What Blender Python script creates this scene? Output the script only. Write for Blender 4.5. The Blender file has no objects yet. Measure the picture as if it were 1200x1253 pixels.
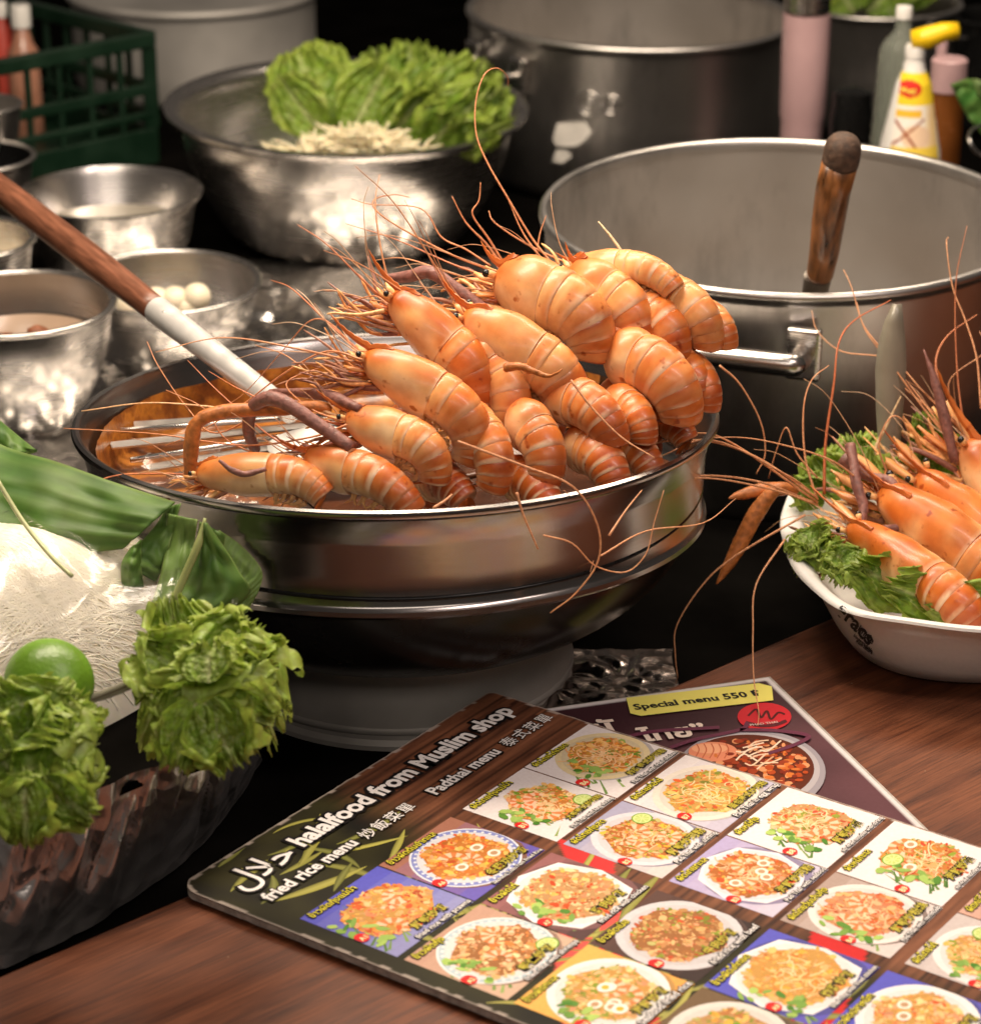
import bpy, math, random
import numpy as np
from mathutils import Vector, Matrix, noise, Quaternion
from mathutils.bvhtree import BVHTree
R = math.radians
sc = bpy.context.scene
col = sc.collection

# ------------------------------------------------------------------ camera
PITCH = R(22.5); FPX = 3200.0; CAMH = 0.90
cam_d = bpy.data.cameras.new('camera'); cam = bpy.data.objects.new('camera', cam_d); col.objects.link(cam)
cam.location = (0, 0, CAMH); cam.rotation_euler = (R(90) - PITCH, 0, 0)
cam_d.sensor_fit = 'HORIZONTAL'; cam_d.sensor_width = 36; cam_d.lens = 36 * FPX / 1200
cam_d.clip_end = 200; cam_d.clip_start = 0.05
cam_d.dof.use_dof = True; cam_d.dof.focus_distance = 1.93; cam_d.dof.aperture_fstop = 8.5
sc.camera = cam
# ------------------------------------------------------------------ world, lamps, exposure
world = bpy.data.worlds.new('World'); sc.world = world; world.use_nodes = True
wn = world.node_tree; bgn = wn.nodes['Background']
bgn.inputs[0].default_value = (0.95, 0.80, 0.68, 1); bgn.inputs[1].default_value = 0.075
def lamp(name, loc, size, sizey, watts, color, rot=(0, 0, 0)):
    l = bpy.data.lights.new(name, 'AREA'); l.shape = 'RECTANGLE'; l.size = size; l.size_y = sizey
    l.energy = watts; l.color = color
    o = bpy.data.objects.new(name, l); o.location = loc; o.rotation_euler = rot; col.objects.link(o); return o
lamp('stall_lamp', (-0.35, 1.95, 1.15), 0.80, 0.20, 19, (1.0, 0.84, 0.66), (R(4), 0, R(12)))
lamp('stall_lamp', (0.75, 1.10, 1.45), 0.9, 0.16, 13, (1.0, 0.83, 0.75), (R(-12), R(18), R(-10)))
lamp('stall_lamp', (0.25, 2.62, 1.30), 1.3, 0.26, 26, (1.0, 0.83, 0.65), (0, 0, R(8)))
lamp('front_fill_lamp', (0.1, -.9, 2.1), 2.2, 0.5, 20, (1.0, 0.86, 0.74), (R(38), 0, 0))  # unseen lamp behind the camera, added for a sheen on the steel pots
vs = sc.view_settings; vs.view_transform = 'Standard'; vs.look = 'None'; vs.gamma = 1; vs.use_curve_mapping = False
vs.exposure = 0.0
sc.render.engine = 'CYCLES'; sc.cycles.use_denoising = True
sc.cycles.max_bounces = 8; sc.cycles.glossy_bounces = 5; sc.cycles.transparent_max_bounces = 12
sc.cycles.sample_clamp_indirect = 6

# ------------------------------------------------------------------ helpers
CAM = Vector((0, 0, CAMH))
def ray(x, y):
    u = (x - 600) / FPX; v = -(y - 626.5) / FPX
    return Vector((u, math.cos(PITCH) + v * math.sin(PITCH), -math.sin(PITCH) + v * math.cos(PITCH)))
def Q(x, y, Y):            # the place at distance Y seen at a photo position
    d = ray(x, y); return CAM + d * (Y / d.y)
def P(x, y, z):            # the place at height z seen at a photo position
    d = ray(x, y); return CAM + d * ((z - CAMH) / d.z)
def mpp(p): return ((p[1] * math.cos(PITCH)) + (CAMH - p[2]) * math.sin(PITCH)) / FPX   # metres per photo pixel there

def tag(o, label=None, cat=None, group=None, kind=None):
    if label: o['label'] = label
    if cat: o['category'] = cat
    if group: o['group'] = group
    if kind: o['kind'] = kind
    return o
def thing(name, loc, label, cat, group=None, rot=None):
    o = bpy.data.objects.new(name, None); o.empty_display_size = 0.02; col.objects.link(o)
    o.location = loc
    if rot: o.rotation_euler = rot
    return tag(o, label, cat, group)
def mk(name, v, f, mat, parent=None, smooth=True, cols=None, local=False, sharp=None, kind=None):
    """one mesh object; v in world space unless local"""
    me = bpy.data.meshes.new(name)
    if parent is not None and not local:
        off = parent.location
        g = parent.parent
        if g is not None: off = off + g.location
        v = [(p[0] - off[0], p[1] - off[1], p[2] - off[2]) for p in v]
    me.from_pydata([tuple(p) for p in v], [], f)
    if smooth: me.polygons.foreach_set('use_smooth', [True] * len(me.polygons))
    if cols is not None:
        a = me.color_attributes.new('Col', 'FLOAT_COLOR', 'POINT')
        flat = np.ones((len(v), 4), dtype=np.float32); flat[:, :3] = np.array(cols, dtype=np.float32)[:, :3]
        a.data.foreach_set('color', flat.ravel())
    me.update()
    if sharp and smooth: me.set_sharp_from_angle(angle=R(sharp))
    if mat: me.materials.append(mat)
    o = bpy.data.objects.new(name, me); col.objects.link(o)
    if parent is not None: o.parent = parent
    if kind: o['kind'] = kind
    return o
class MB:
    def __init__(s): s.v = []; s.f = []; s.c = []
    def add(s, v, f, c=None):
        n = len(s.v); s.v += [tuple(p) for p in v]; s.f += [tuple(i + n for i in q) for q in f]
        if c is not None:
            if len(c) == 3 and not hasattr(c[0], '__len__'): s.c += [tuple(c)] * len(v)
            else: s.c += [tuple(q[:3]) for q in c]
    def build(s, name, mat, parent=None, **k):
        return mk(name, s.v, s.f, mat, parent, cols=s.c if s.c else None, **k)
def catmull(pts, n):
    p = [Vector(q) for q in pts]; p = [p[0] * 2 - p[1]] + p + [p[-1] * 2 - p[-2]]; out = []
    for i in range(1, len(p) - 2):
        for k in range(n):
            t = k / n; a, b, c, d = p[i - 1], p[i], p[i + 1], p[i + 2]
            out.append(0.5 * ((2 * b) + (c - a) * t + (2 * a - 5 * b + 4 * c - d) * t * t + (3 * b - a - 3 * c + d) * t ** 3))
    out.append(p[-2]); return out
def tube(pts, rad, sides=6, cap=True, flat=1.0):
    n = len(pts); pts = [Vector(p) for p in pts]
    if not hasattr(rad, '__len__'): rad = [rad] * n
    v = []; f = []; prev = None
    for i, p in enumerate(pts):
        t = (pts[min(i + 1, n - 1)] - pts[max(i - 1, 0)])
        if t.length < 1e-9: t = Vector((0, 0, 1))
        t.normalize()
        if prev is None: a = t.orthogonal().normalized()
        else: a = (prev - t * prev.dot(t)).normalized()
        prev = a; b = t.cross(a)
        for k in range(sides):
            th = 2 * math.pi * k / sides
            v.append(p + (a * math.cos(th) + b * math.sin(th) * flat) * rad[i])
    for i in range(n - 1):
        for k in range(sides):
            k2 = (k + 1) % sides
            f.append((i * sides + k, i * sides + k2, (i + 1) * sides + k2, (i + 1) * sides + k))
    if cap:
        f.append(tuple(range(sides))[::-1]); f.append(tuple((n - 1) * sides + k for k in range(sides)))
    return v, f
def lathe(prof, n=96, close=False):
    v = []; f = []; m = len(prof)
    for r, z in prof:
        for k in range(n):
            a = 2 * math.pi * k / n; v.append((max(r, 1e-5) * math.cos(a), max(r, 1e-5) * math.sin(a), z))
    for i in range(m - 1 if not close else m):
        j = (i + 1) % m
        for k in range(n):
            k2 = (k + 1) % n; f.append((i * n + k, i * n + k2, j * n + k2, j * n + k))
    return v, f
def box(c, s, M=None):
    v = [Vector((c[0] + s[0] * a / 2, c[1] + s[1] * b / 2, c[2] + s[2] * d / 2)) for a in (-1, 1) for b in (-1, 1) for d in (-1, 1)]
    if M: v = [M @ p for p in v]
    return v, [(0, 1, 3, 2), (4, 6, 7, 5), (0, 4, 5, 1), (2, 3, 7, 6), (0, 2, 6, 4), (1, 5, 7, 3)]
def nz(p, s=1.0): return noise.noise(Vector(p) * s)
def mix(a, b, t): t = max(0, min(1, t)); return tuple(a[i] * (1 - t) + b[i] * t for i in range(3))
def sstep(a, b, x): t = max(0, min(1, (x - a) / (b - a))); return t * t * (3 - 2 * t)

# ------------------------------------------------------------------ materials
def newmat(name):
    m = bpy.data.materials.new(name); m.use_nodes = True; nt = m.node_tree
    return m, nt, nt.nodes['Principled BSDF']
def N(nt, t, **k):
    n = nt.nodes.new(t)
    for a, b in k.items(): setattr(n, a, b)
    return n
def noise_node(nt, scale, detail=3, stretch=None, rough=.5):
    tc = N(nt, 'ShaderNodeTexCoord'); mp = N(nt, 'ShaderNodeMapping'); tx = N(nt, 'ShaderNodeTexNoise')
    tx.inputs['Scale'].default_value = scale; tx.inputs['Detail'].default_value = detail; tx.inputs['Roughness'].default_value = rough
    if stretch: mp.inputs['Scale'].default_value = stretch
    nt.links.new(tc.outputs['Object'], mp.inputs[0]); nt.links.new(mp.outputs[0], tx.inputs['Vector'])
    return tx, mp
def ramp(nt, src, stops):
    r = N(nt, 'ShaderNodeValToRGB'); e = r.color_ramp.elements
    while len(e) < len(stops): e.new(0.5)
    for i, (p, c) in enumerate(stops): e[i].position = p; e[i].color = (*c, 1) if hasattr(c, '__len__') else (c, c, c, 1)
    nt.links.new(src, r.inputs[0]); return r
def bump(nt, b, src, strength, dist):
    n = N(nt, 'ShaderNodeBump'); n.inputs['Strength'].default_value = strength; n.inputs['Distance'].default_value = dist
    nt.links.new(src, n.inputs['Height']); nt.links.new(n.outputs[0], b.inputs['Normal']); return n
def simple(name, c, rough=.5, metal=0, var=.12, scale=40, bmp=0, coat=0, sss=0, stretch=None, rvar=0.1, spec=None):
    m, nt, b = newmat(name)
    tx, mp = noise_node(nt, scale, 4, stretch)
    r = ramp(nt, tx.outputs[0], [(.3, tuple(x * (1 - var) for x in c)), (.7, tuple(min(1, x * (1 + var)) for x in c))])
    nt.links.new(r.outputs[0], b.inputs['Base Color'])
    rr = ramp(nt, tx.outputs[0], [(.3, max(0, rough - rvar)), (.7, min(1, rough + rvar))])
    nt.links.new(rr.outputs[0], b.inputs['Roughness'])
    b.inputs['Metallic'].default_value = metal
    if coat: b.inputs['Coat Weight'].default_value = coat; b.inputs['Coat Roughness'].default_value = .15
    if sss:
        b.inputs['Subsurface Weight'].default_value = sss; b.inputs['Subsurface Radius'].default_value = (.004, .002, .001); b.inputs['Subsurface Scale'].default_value = 1
    if spec is not None: b.inputs['Specular IOR Level'].default_value = spec
    if bmp: bump(nt, b, tx.outputs[0], bmp, .002)
    return m
def colmat(name, rough=.4, var=.15, scale=120, bmp=.15, sss=.1, coat=.0, spots=0, trans=0, bdist=.001):
    """takes its own colour from the mesh's Col attribute, with grain over it"""
    m, nt, b = newmat(name)
    at = N(nt, 'ShaderNodeAttribute', attribute_name='Col')
    tx, mp = noise_node(nt, scale, 5)
    r = ramp(nt, tx.outputs[0], [(.25, (1 - var, 1 - var * 1.5, 1 - var * 1.7)), (.75, (1 + var * .8, 1 + var, 1 + var))])
    mx = N(nt, 'ShaderNodeMix', data_type='RGBA', blend_type='MULTIPLY'); mx.inputs[0].default_value = 1
    nt.links.new(at.outputs['Color'], mx.inputs[6]); nt.links.new(r.outputs[0], mx.inputs[7]); out = mx.outputs[2]
    if spots:
        t2, _ = noise_node(nt, spots, 2)
        r2 = ramp(nt, t2.outputs[0], [(.0, (.30, .12, .04)), (.27, (.55, .3, .14)), (.36, (1, 1, 1))])
        m2 = N(nt, 'ShaderNodeMix', data_type='RGBA', blend_type='MULTIPLY'); m2.inputs[0].default_value = 1
        nt.links.new(out, m2.inputs[6]); nt.links.new(r2.outputs[0], m2.inputs[7]); out = m2.outputs[2]
    nt.links.new(out, b.inputs['Base Color'])
    b.inputs['Roughness'].default_value = rough
    if sss:
        b.inputs['Subsurface Weight'].default_value = sss; b.inputs['Subsurface Radius'].default_value = (.006, .0025, .001); b.inputs['Subsurface Scale'].default_value = 1
    if coat: b.inputs['Coat Weight'].default_value = coat; b.inputs['Coat Roughness'].default_value = .12
    if bmp: bump(nt, b, tx.outputs[0], bmp, bdist)
    if trans:
        tr = N(nt, 'ShaderNodeBsdfTranslucent'); nt.links.new(out, tr.inputs[0]); ms = N(nt, 'ShaderNodeMixShader'); ms.inputs[0].default_value = trans
        o = nt.nodes['Material Output']; nt.links.new(b.outputs[0], ms.inputs[1]); nt.links.new(tr.outputs[0], ms.inputs[2]); nt.links.new(ms.outputs[0], o.inputs[0])
    return m
def steel(name, c=(.66, .63, .60), rough=.21, streak=(1, 1, 30), scale=14, smudge=.03, bmp=.02, stain=.86):
    m, nt, b = newmat(name)
    b.inputs['Metallic'].default_value = 1
    t1, _ = noise_node(nt, scale, 5, streak); t2, _ = noise_node(nt, 9, 5)
    r = ramp(nt, t2.outputs[0], [(.3, tuple(x * .84 for x in c)), (.65, c)])
    nt.links.new(r.outputs[0], b.inputs['Base Color'])
    t4, _ = noise_node(nt, 5, 7, (1, 1, .35), rough=.7); r4 = ramp(nt, t4.outputs[0], [(.36, stain), (.52, 1)])
    m4 = N(nt, 'ShaderNodeMix', data_type='RGBA', blend_type='MULTIPLY'); m4.inputs[0].default_value = 1; nt.links.new(r.outputs[0], m4.inputs[6]); nt.links.new(r4.outputs[0], m4.inputs[7]); nt.links.new(m4.outputs[2], b.inputs['Base Color'])
    ad = N(nt, 'ShaderNodeMath', operation='MULTIPLY_ADD'); nt.links.new(t2.outputs[0], ad.inputs[0]); ad.inputs[1].default_value = smudge * 2; ad.inputs[2].default_value = rough - smudge
    a2 = N(nt, 'ShaderNodeMath', operation='MULTIPLY_ADD'); nt.links.new(t1.outputs[0], a2.inputs[0]); a2.inputs[1].default_value = .10; nt.links.new(ad.outputs[0], a2.inputs[2])
    nt.links.new(a2.outputs[0], b.inputs['Roughness'])
    b.inputs['Anisotropic'].default_value = .3
    bump(nt, b, t1.outputs[0], bmp, .0006)
    return m
M = {}
M['steel'] = steel('polished_steel')
M['steel_dark'] = steel('pot_steel', (.66, .63, .60), .30, stain=.6)
M['steel_in'] = steel('pot_steel_inside', (.62, .59, .56), .36, smudge=.10, stain=.50)
M['steel_in'].node_tree.nodes['Principled BSDF'].inputs['Metallic'].default_value = .86
M['ring'] = steel('pan_steel', (.35, .33, .32), .18, streak=(2, 2, 60), smudge=.06)
M['alu'] = simple('dull_aluminium', (.52, .50, .47), .55, .55, .15, 8, .05)
M['alu_tube'] = simple('ladle_aluminium', (.82, .80, .77), .36, .55, .06, 60, .03)
M['enamel'] = simple('black_enamel', (.006, .006, .006), .26, 0, .3, 20, .02, spec=.22, rvar=.03)
M['stove'] = simple('grey_stove_metal', (.30, .28, .26), .55, .2, .2, 14, .05)
M['black'] = simple('black_counter', (.004, .0036, .0032), .9, 0, .4, 12, .1, spec=.0, rvar=.05)
M['crate'] = simple('green_crate_plastic', (.004, .020, .009), .45, 0, .25, 20)
M['paper_bowl'] = simple('white_pulp_bowl', (.72, .70, .67), .62, 0, .03, 300, .06, sss=.05)
M['shell'] = colmat('prawn_shell', .41, .30, 38, .3, .14, coat=.14, spots=110)
M['leg'] = colmat('prawn_limb', .5, .3, 400, .3, .05)
M['eye'] = simple('prawn_eye', (.01, .008, .006), .15)
M['lettuce'] = colmat('lettuce_leaf', .45, .25, 160, .35, .0, trans=.38, bdist=.0012)
M['banana'] = colmat('banana_leaf', .52, .16, 50, .1, 0, trans=.10)
M['banana'].node_tree.nodes['Principled BSDF'].inputs['Specular IOR Level'].default_value = .3
M['lime'] = simple('lime_skin', (.12, .25, .015), .40, 0, .38, 20, .0, sss=.05)
_n, _m = noise_node(M['lime'].node_tree, 420, 2); bump(M['lime'].node_tree, M['lime'].node_tree.nodes['Principled BSDF'], _n.outputs[0], .5, .0008)
M['noodle'] = simple('rice_noodle', (.95, .88, .73), .4, 0, .06, 60, sss=.2)
M['sprout'] = simple('bean_sprout', (.86, .76, .52), .4, 0, .15, 60, sss=.2)
M['egg'] = simple('peeled_ball', (.75, .66, .5), .45, 0, .05, 60, sss=.2)
M['brownbit'] = simple('dried_bits', (.22, .07, .025), .6, 0, .4, 150, .4)
M['handle_wood'] = simple('handle_wood', (.15, .055, .028), .42, 0, .45, 30, .35, stretch=(9, 9, 1), coat=.15)
M['handle_wood2'] = simple('spoon_handle_wood', (.20, .075, .020), .36, 0, .8, 34, .3, stretch=(4, 4, 1), coat=.4)
M['handle_end'] = simple('charred_wood_end', (.075, .042, .026), .75, 0, .5, 160, .9)
M['claw'] = simple('prawn_claw', (.23, .095, .075), .5, 0, .35, 260, .5)
M['claw_orange'] = simple('orange_claw', (.46, .15, .035), .5, 0, .4, 200, .4)
M['print'] = colmat('laminated_print', .55, .05, 400, .02, 0)
M['print'].node_tree.nodes['Principled BSDF'].inputs['Specular IOR Level'].default_value = .15
M['printtext'] = colmat('printed_ink', .38, .0, 200, 0, 0)
M['printtext'].node_tree.nodes['Principled BSDF'].inputs['Specular IOR Level'].default_value = .15
M['cardedge'] = simple('worn_card_edge', (.36, .33, .30), .8, 0, .35, 150, .5)
M['white_plastic'] = simple('white_plastic', (.78, .76, .72), .35, 0, .04, 30)
M['pink_plastic'] = simple('mauve_steel_paint', (.50, .32, .33), .4, 0, .05, 30, coat=.2)
M['yellow_plastic'] = simple('yellow_plastic', (.85, .55, .01), .35, 0, .06, 30)
M['amber'] = simple('amber_sauce', (.22, .07, .015), .2, 0, .2, 30)
M['dull_red'] = simple('red_label', (.45, .05, .03), .5)
M['brownglass'] = simple('pinkish_bottle', (.42, .20, .13), .3, 0, .2, 20, coat=.5)
M['spatula'] = simple('pale_flat_blade', (.26, .235, .18), .38, 0, .1, 40, .1, coat=.3)
M['white_label'] = simple('torn_white_label', (.66, .63, .58), .7, 0, .1, 60)
M['ink'] = simple('black_ink', (.02, .02, .02), .6)

def sauce_mat():
    m, nt, b = newmat('orange_sauce')
    t, _ = noise_node(nt, 26, 6, rough=.65)
    r = ramp(nt, t.outputs[0], [(.30, (.035, .010, .004)), (.44, (.16, .045, .008)), (.54, (.36, .13, .018)), (.62, (.20, .06, .010)), (.75, (.08, .02, .006))])
    nt.links.new(r.outputs[0], b.inputs['Base Color']); b.inputs['Roughness'].default_value = .28; b.inputs['Coat Weight'].default_value = .3
    bump(nt, b, t.outputs[0], .6, .004); return m
M['sauce'] = sauce_mat()
def foil_mat(name, c=(.78, .76, .72), rough=.2):
    m, nt, b = newmat(name); b.inputs['Metallic'].default_value = 1; b.inputs['Base Color'].default_value = (*c, 1)
    t, _ = noise_node(nt, 70, 5, rough=.7); b.inputs['Roughness'].default_value = rough
    v = N(nt, 'ShaderNodeTexVoronoi'); v.inputs['Scale'].default_value = 60; tc = N(nt, 'ShaderNodeTexCoord'); nt.links.new(tc.outputs['Object'], v.inputs['Vector'])
    bump(nt, b, v.outputs['Distance'], .5, .004); return m
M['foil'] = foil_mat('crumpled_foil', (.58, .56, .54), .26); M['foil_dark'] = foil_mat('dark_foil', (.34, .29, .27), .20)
def film_mat():
    m, nt, b = newmat('clear_film')
    fr = N(nt, 'ShaderNodeLayerWeight'); fr.inputs[0].default_value = .30
    t, _ = noise_node(nt, 30, 5); 
    gl = N(nt, 'ShaderNodeBsdfGlossy'); gl.inputs['Roughness'].default_value = .2; gl.inputs[0].default_value = (1, 1, 1, 1)
    tr = N(nt, 'ShaderNodeBsdfTransparent'); tr.inputs[0].default_value = (.99, .985, .975, 1)
    ad = N(nt, 'ShaderNodeMath', operation='MULTIPLY_ADD'); nt.links.new(fr.outputs['Fresnel'], ad.inputs[0]); ad.inputs[1].default_value = .55; ad.inputs[2].default_value = .03
    ms = N(nt, 'ShaderNodeMixShader'); nt.links.new(ad.outputs[0], ms.inputs[0]); nt.links.new(tr.outputs[0], ms.inputs[1]); nt.links.new(gl.outputs[0], ms.inputs[2])
    bp = N(nt, 'ShaderNodeBump'); bp.inputs['Strength'].default_value = .7; bp.inputs['Distance'].default_value = .004; nt.links.new(t.outputs[0], bp.inputs['Height']); nt.links.new(bp.outputs[0], gl.inputs['Normal'])
    nt.links.new(ms.outputs[0], nt.nodes['Material Output'].inputs[0]); return m
M['film'] = film_mat()
def glass_mat():
    m, nt, b = newmat('clear_bottle'); b.inputs['Base Color'].default_value = (.80, .86, .74, 1); b.inputs['Transmission Weight'].default_value = .85
    b.inputs['Roughness'].default_value = .12; b.inputs['IOR'].default_value = 1.15; return m
M['bottle'] = glass_mat()
def wood_table():
    m, nt, b = newmat('table_wood')
    tc = N(nt, 'ShaderNodeTexCoord'); mp = N(nt, 'ShaderNodeMapping'); mp.inputs['Rotation'].default_value = (0, 0, R(-42)); nt.links.new(tc.outputs['Object'], mp.inputs[0])
    m2 = N(nt, 'ShaderNodeMapping'); m2.inputs['Scale'].default_value = (2.2, 28, 8); nt.links.new(mp.outputs[0], m2.inputs[0])
    t = N(nt, 'ShaderNodeTexNoise'); t.inputs['Scale'].default_value = 2.2; t.inputs['Detail'].default_value = 8; t.inputs['Roughness'].default_value = .62; t.inputs['Distortion'].default_value = .6; nt.links.new(m2.outputs[0], t.inputs[0])
    r = ramp(nt, t.outputs[0], [(.28, (.050, .014, .007)), (.45, (.115, .034, .014)), (.6, (.175, .056, .023)), (.78, (.090, .027, .012))])
    m3 = N(nt, 'ShaderNodeMapping'); m3.inputs['Scale'].default_value = (8, 190, 8); nt.links.new(mp.outputs[0], m3.inputs[0])
    t3 = N(nt, 'ShaderNodeTexNoise'); t3.inputs['Scale'].default_value = 3; t3.inputs['Detail'].default_value = 4; nt.links.new(m3.outputs[0], t3.inputs[0])
    r3 = ramp(nt, t3.outputs[0], [(.3, .62), (.6, 1.1)])
    mx = N(nt, 'ShaderNodeMix', data_type='RGBA', blend_type='MULTIPLY'); mx.inputs[0].default_value = 1; nt.links.new(r.outputs[0], mx.inputs[6]); nt.links.new(r3.outputs[0], mx.inputs[7])
    t5 = N(nt, 'ShaderNodeTexVoronoi'); t5.inputs['Scale'].default_value = 42; nt.links.new(tc.outputs['Object'], t5.inputs['Vector'])
    r5 = ramp(nt, t5.outputs['Distance'], [(.018, 1), (.035, 0)]); m5 = N(nt, 'ShaderNodeMix', data_type='RGBA'); nt.links.new(r5.outputs[0], m5.inputs[0]); nt.links.new(mx.outputs[2], m5.inputs[6]); m5.inputs[7].default_value = (.30, .20, .12, 1)
    t6 = N(nt, 'ShaderNodeTexNoise'); t6.inputs['Scale'].default_value = 5; t6.inputs['Detail'].default_value = 6; nt.links.new(tc.outputs['Object'], t6.inputs['Vector'])
    r6 = ramp(nt, t6.outputs[0], [(.38, .62), (.60, 1.08)]); m6 = N(nt, 'ShaderNodeMix', data_type='RGBA', blend_type='MULTIPLY'); m6.inputs[0].default_value = 1; nt.links.new(m5.outputs[2], m6.inputs[6]); nt.links.new(r6.outputs[0], m6.inputs[7])
    nt.links.new(m6.outputs[2], b.inputs['Base Color'])
    b.inputs['Specular IOR Level'].default_value = .28; rr = ramp(nt, t.outputs[0], [(.3, .42), (.7, .58)]); nt.links.new(rr.outputs[0], b.inputs['Roughness'])
    bump(nt, b, t3.outputs[0], .15, .001); return m
M['table'] = wood_table()

# ------------------------------------------------------------------ the setting
GZ = -0.035          # top of the cooking counter
v, f = box((0, 3, -1.02), (60, 60, .04)); mk('ground', v, f, simple('ground_asphalt', (.02, .02, .02), .9), smooth=False, kind='structure')
t = thing('cooking_counter', (0, 3, GZ - .02), 'black steel cooking counter under all the pots and bowls', 'counter')
v, f = box((0, 3.05, GZ - .02), (5.0, 3.7, .04)); mk('counter_top', v, f, M['black'], t, smooth=False)
v, f = box((0, 3.05, -.53), (4.8, 3.5, .92)); mk('counter_body', v, f, M['black'], t, smooth=False)
# wooden table: far edge runs from the lower left to the upper right
E0 = Vector((-0.3085, 1.41, 0)); ed = Vector((math.cos(R(42.4)), math.sin(R(42.4)), 0)); en = Vector((ed.y, -ed.x, 0))
t = thing('wooden_table', E0 + en * .4 + Vector((0, 0, -1.0)), 'reddish brown wooden table under the menus and the white bowl', 'table')
def slab(a, b, c, d, z0, z1):
    v = [(p.x, p.y, z) for z in (z0, z1) for p in (a, b, c, d)]
    return v, [(3, 2, 1, 0), (4, 5, 6, 7), (0, 1, 5, 4), (1, 2, 6, 5), (2, 3, 7, 6), (3, 0, 4, 7)]
a = E0 - ed * .55; b = E0 + ed * 1.6; c = b + en * .95; d = a + en * .95
v, f = slab(a, d, c, b, -.032, 0)
o = mk('tabletop', v, f, M['table'], t, smooth=False)
bv = o.modifiers.new('bevel', 'BEVEL'); bv.width = .003; bv.segments = 2
for (i, j) in ((.06, .06), (2.08, .06), (.06, .88), (2.08, .88)):
    p = a + ed * i + en * j
    v, f = box((p.x, p.y, -.516), (.06, .06, .966)); mk('leg', v, f, M['table'], t, smooth=False)

# foil
def foil_sheet(x0, x1, y0, y1, z, amp, name, label, mat, nx=110, ny=90, rot=0, seed=0, cx=0, cy=0):
    v = []; f = []
    for j in range(ny + 1):
        for i in range(nx + 1):
            x = x0 + (x1 - x0) * i / nx; y = y0 + (y1 - y0) * j / ny
            q = Vector((x * 22 + seed, y * 22, seed)); d_, _p = noise.voronoi(q)
            q2 = Vector((x * 60 + seed, y * 60, seed)); d2, _p = noise.voronoi(q2)
            h = (d_[1] - d_[0]) * .7 + (d2[1] - d2[0]) * .3 + .6 * noise.noise(Vector((x * 9, y * 9, seed)))
            e = min(i, nx - i, j, ny - j) / 12; e = min(1, e)
            v.append((x + .003 * noise.noise(q * 1.3), y + .006 * noise.noise(q * .3), z + .0045 + amp * max(h, -.3) * (.4 + .6 * e)))
    for j in range(ny):
        for i in range(nx):
            a = j * (nx + 1) + i; f.append((a, a + 1, a + nx + 2, a + nx + 1))
    o = mk(name, v, f, mat, smooth=True, sharp=28); return tag(o, label, 'foil')
foil_sheet(-.52, .02, 2.22, 3.05, GZ, .020, 'foil_sheet', 'crumpled silver foil lining the counter between the pan and the steel bowls', M['foil'], seed=3)
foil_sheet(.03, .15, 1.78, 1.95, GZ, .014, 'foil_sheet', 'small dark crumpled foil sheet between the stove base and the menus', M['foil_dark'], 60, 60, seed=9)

# ------------------------------------------------------------------ bowls and pots
def prof_bowl(Rr, h, rb, lip=.004, th=.0018, bulge=.5):
    """open bowl: outer from base to rim, rolled lip, inner back down"""
    out = [(0, 0), (rb * .7, 0), (rb * .78, .002)]
    for k in range(1, 13):
        t = k / 12; r = rb * .78 + (Rr - rb * .78) * math.sin(t * math.pi / 2) ** (bulge + .35); out.append((r, .002 + (h - .002) * t))
    L = []
    for k in range(9):
        a = -math.pi / 2 + 1.5 * math.pi * k / 8; L.append((Rr + lip + lip * math.cos(a) * 1, h + lip * math.sin(a)))
    inn = [(r - th, z) for r, z in out[::-1] if r > rb * .79]
    inn += [(rb * .74, .003 + th), (0, .003 + th)]
    return out + L + inn
def bowl(name, px, py, Y, Rpx, bottom, label, mat, rb=.7, tilt=0, tilty=0, lip=.004, bulge=.6, cat='bowl', mat_in=None, prof=None, extra=None):
    c = Q(px, py, Y); Rr = Rpx * mpp(c) - lip * 2; h = c.z - bottom
    from mathutils import Euler
    b0 = c - Euler((R(tilt), R(tilty), 0)).to_matrix() @ Vector((0, 0, h))
    t = thing(name, b0, label, cat, rot=(R(tilt), R(tilty), 0))
    pr = prof if prof else prof_bowl(Rr, h, Rr * rb, lip, bulge=bulge)
    if callable(pr): pr = pr(Rr, h)
    v, f = lathe(pr, 112); o = mk('bowl_shell' if cat == 'bowl' else 'pot_shell', v, f, mat, t, local=True, sharp=50)
    if mat_in:
        o.data.materials.append(mat_in); zmax = max(range(len(pr)), key=lambda i: pr[i][1])
        for p in o.data.polygons:
            ring = min(p.vertices) // 112
            if ring > zmax + 2: p.material_index = 1
    return t, Rr, h
def disc(name, r, z, mat, parent, n=48, wob=0.0):
    v = [(0, 0, z)]; f = []
    for ring in range(1, 9):
        for k in range(n):
            a = 2 * math.pi * k / n; rr = r * ring / 8 
            v.append((rr * math.cos(a), rr * math.sin(a), z + wob * noise.noise(Vector((rr * math.cos(a) * 40, rr * math.sin(a) * 40, z * 7)))))
    for k in range(n): f.append((0, 1 + k, 1 + (k + 1) % n))
    for ring in range(7):
        for k in range(n):
            a = 1 + ring * n + k; b = 1 + ring * n + (k + 1) % n; f.append((a, a + n, b + n, b))
    return mk(name, v, f, mat, parent, local=True)

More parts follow.
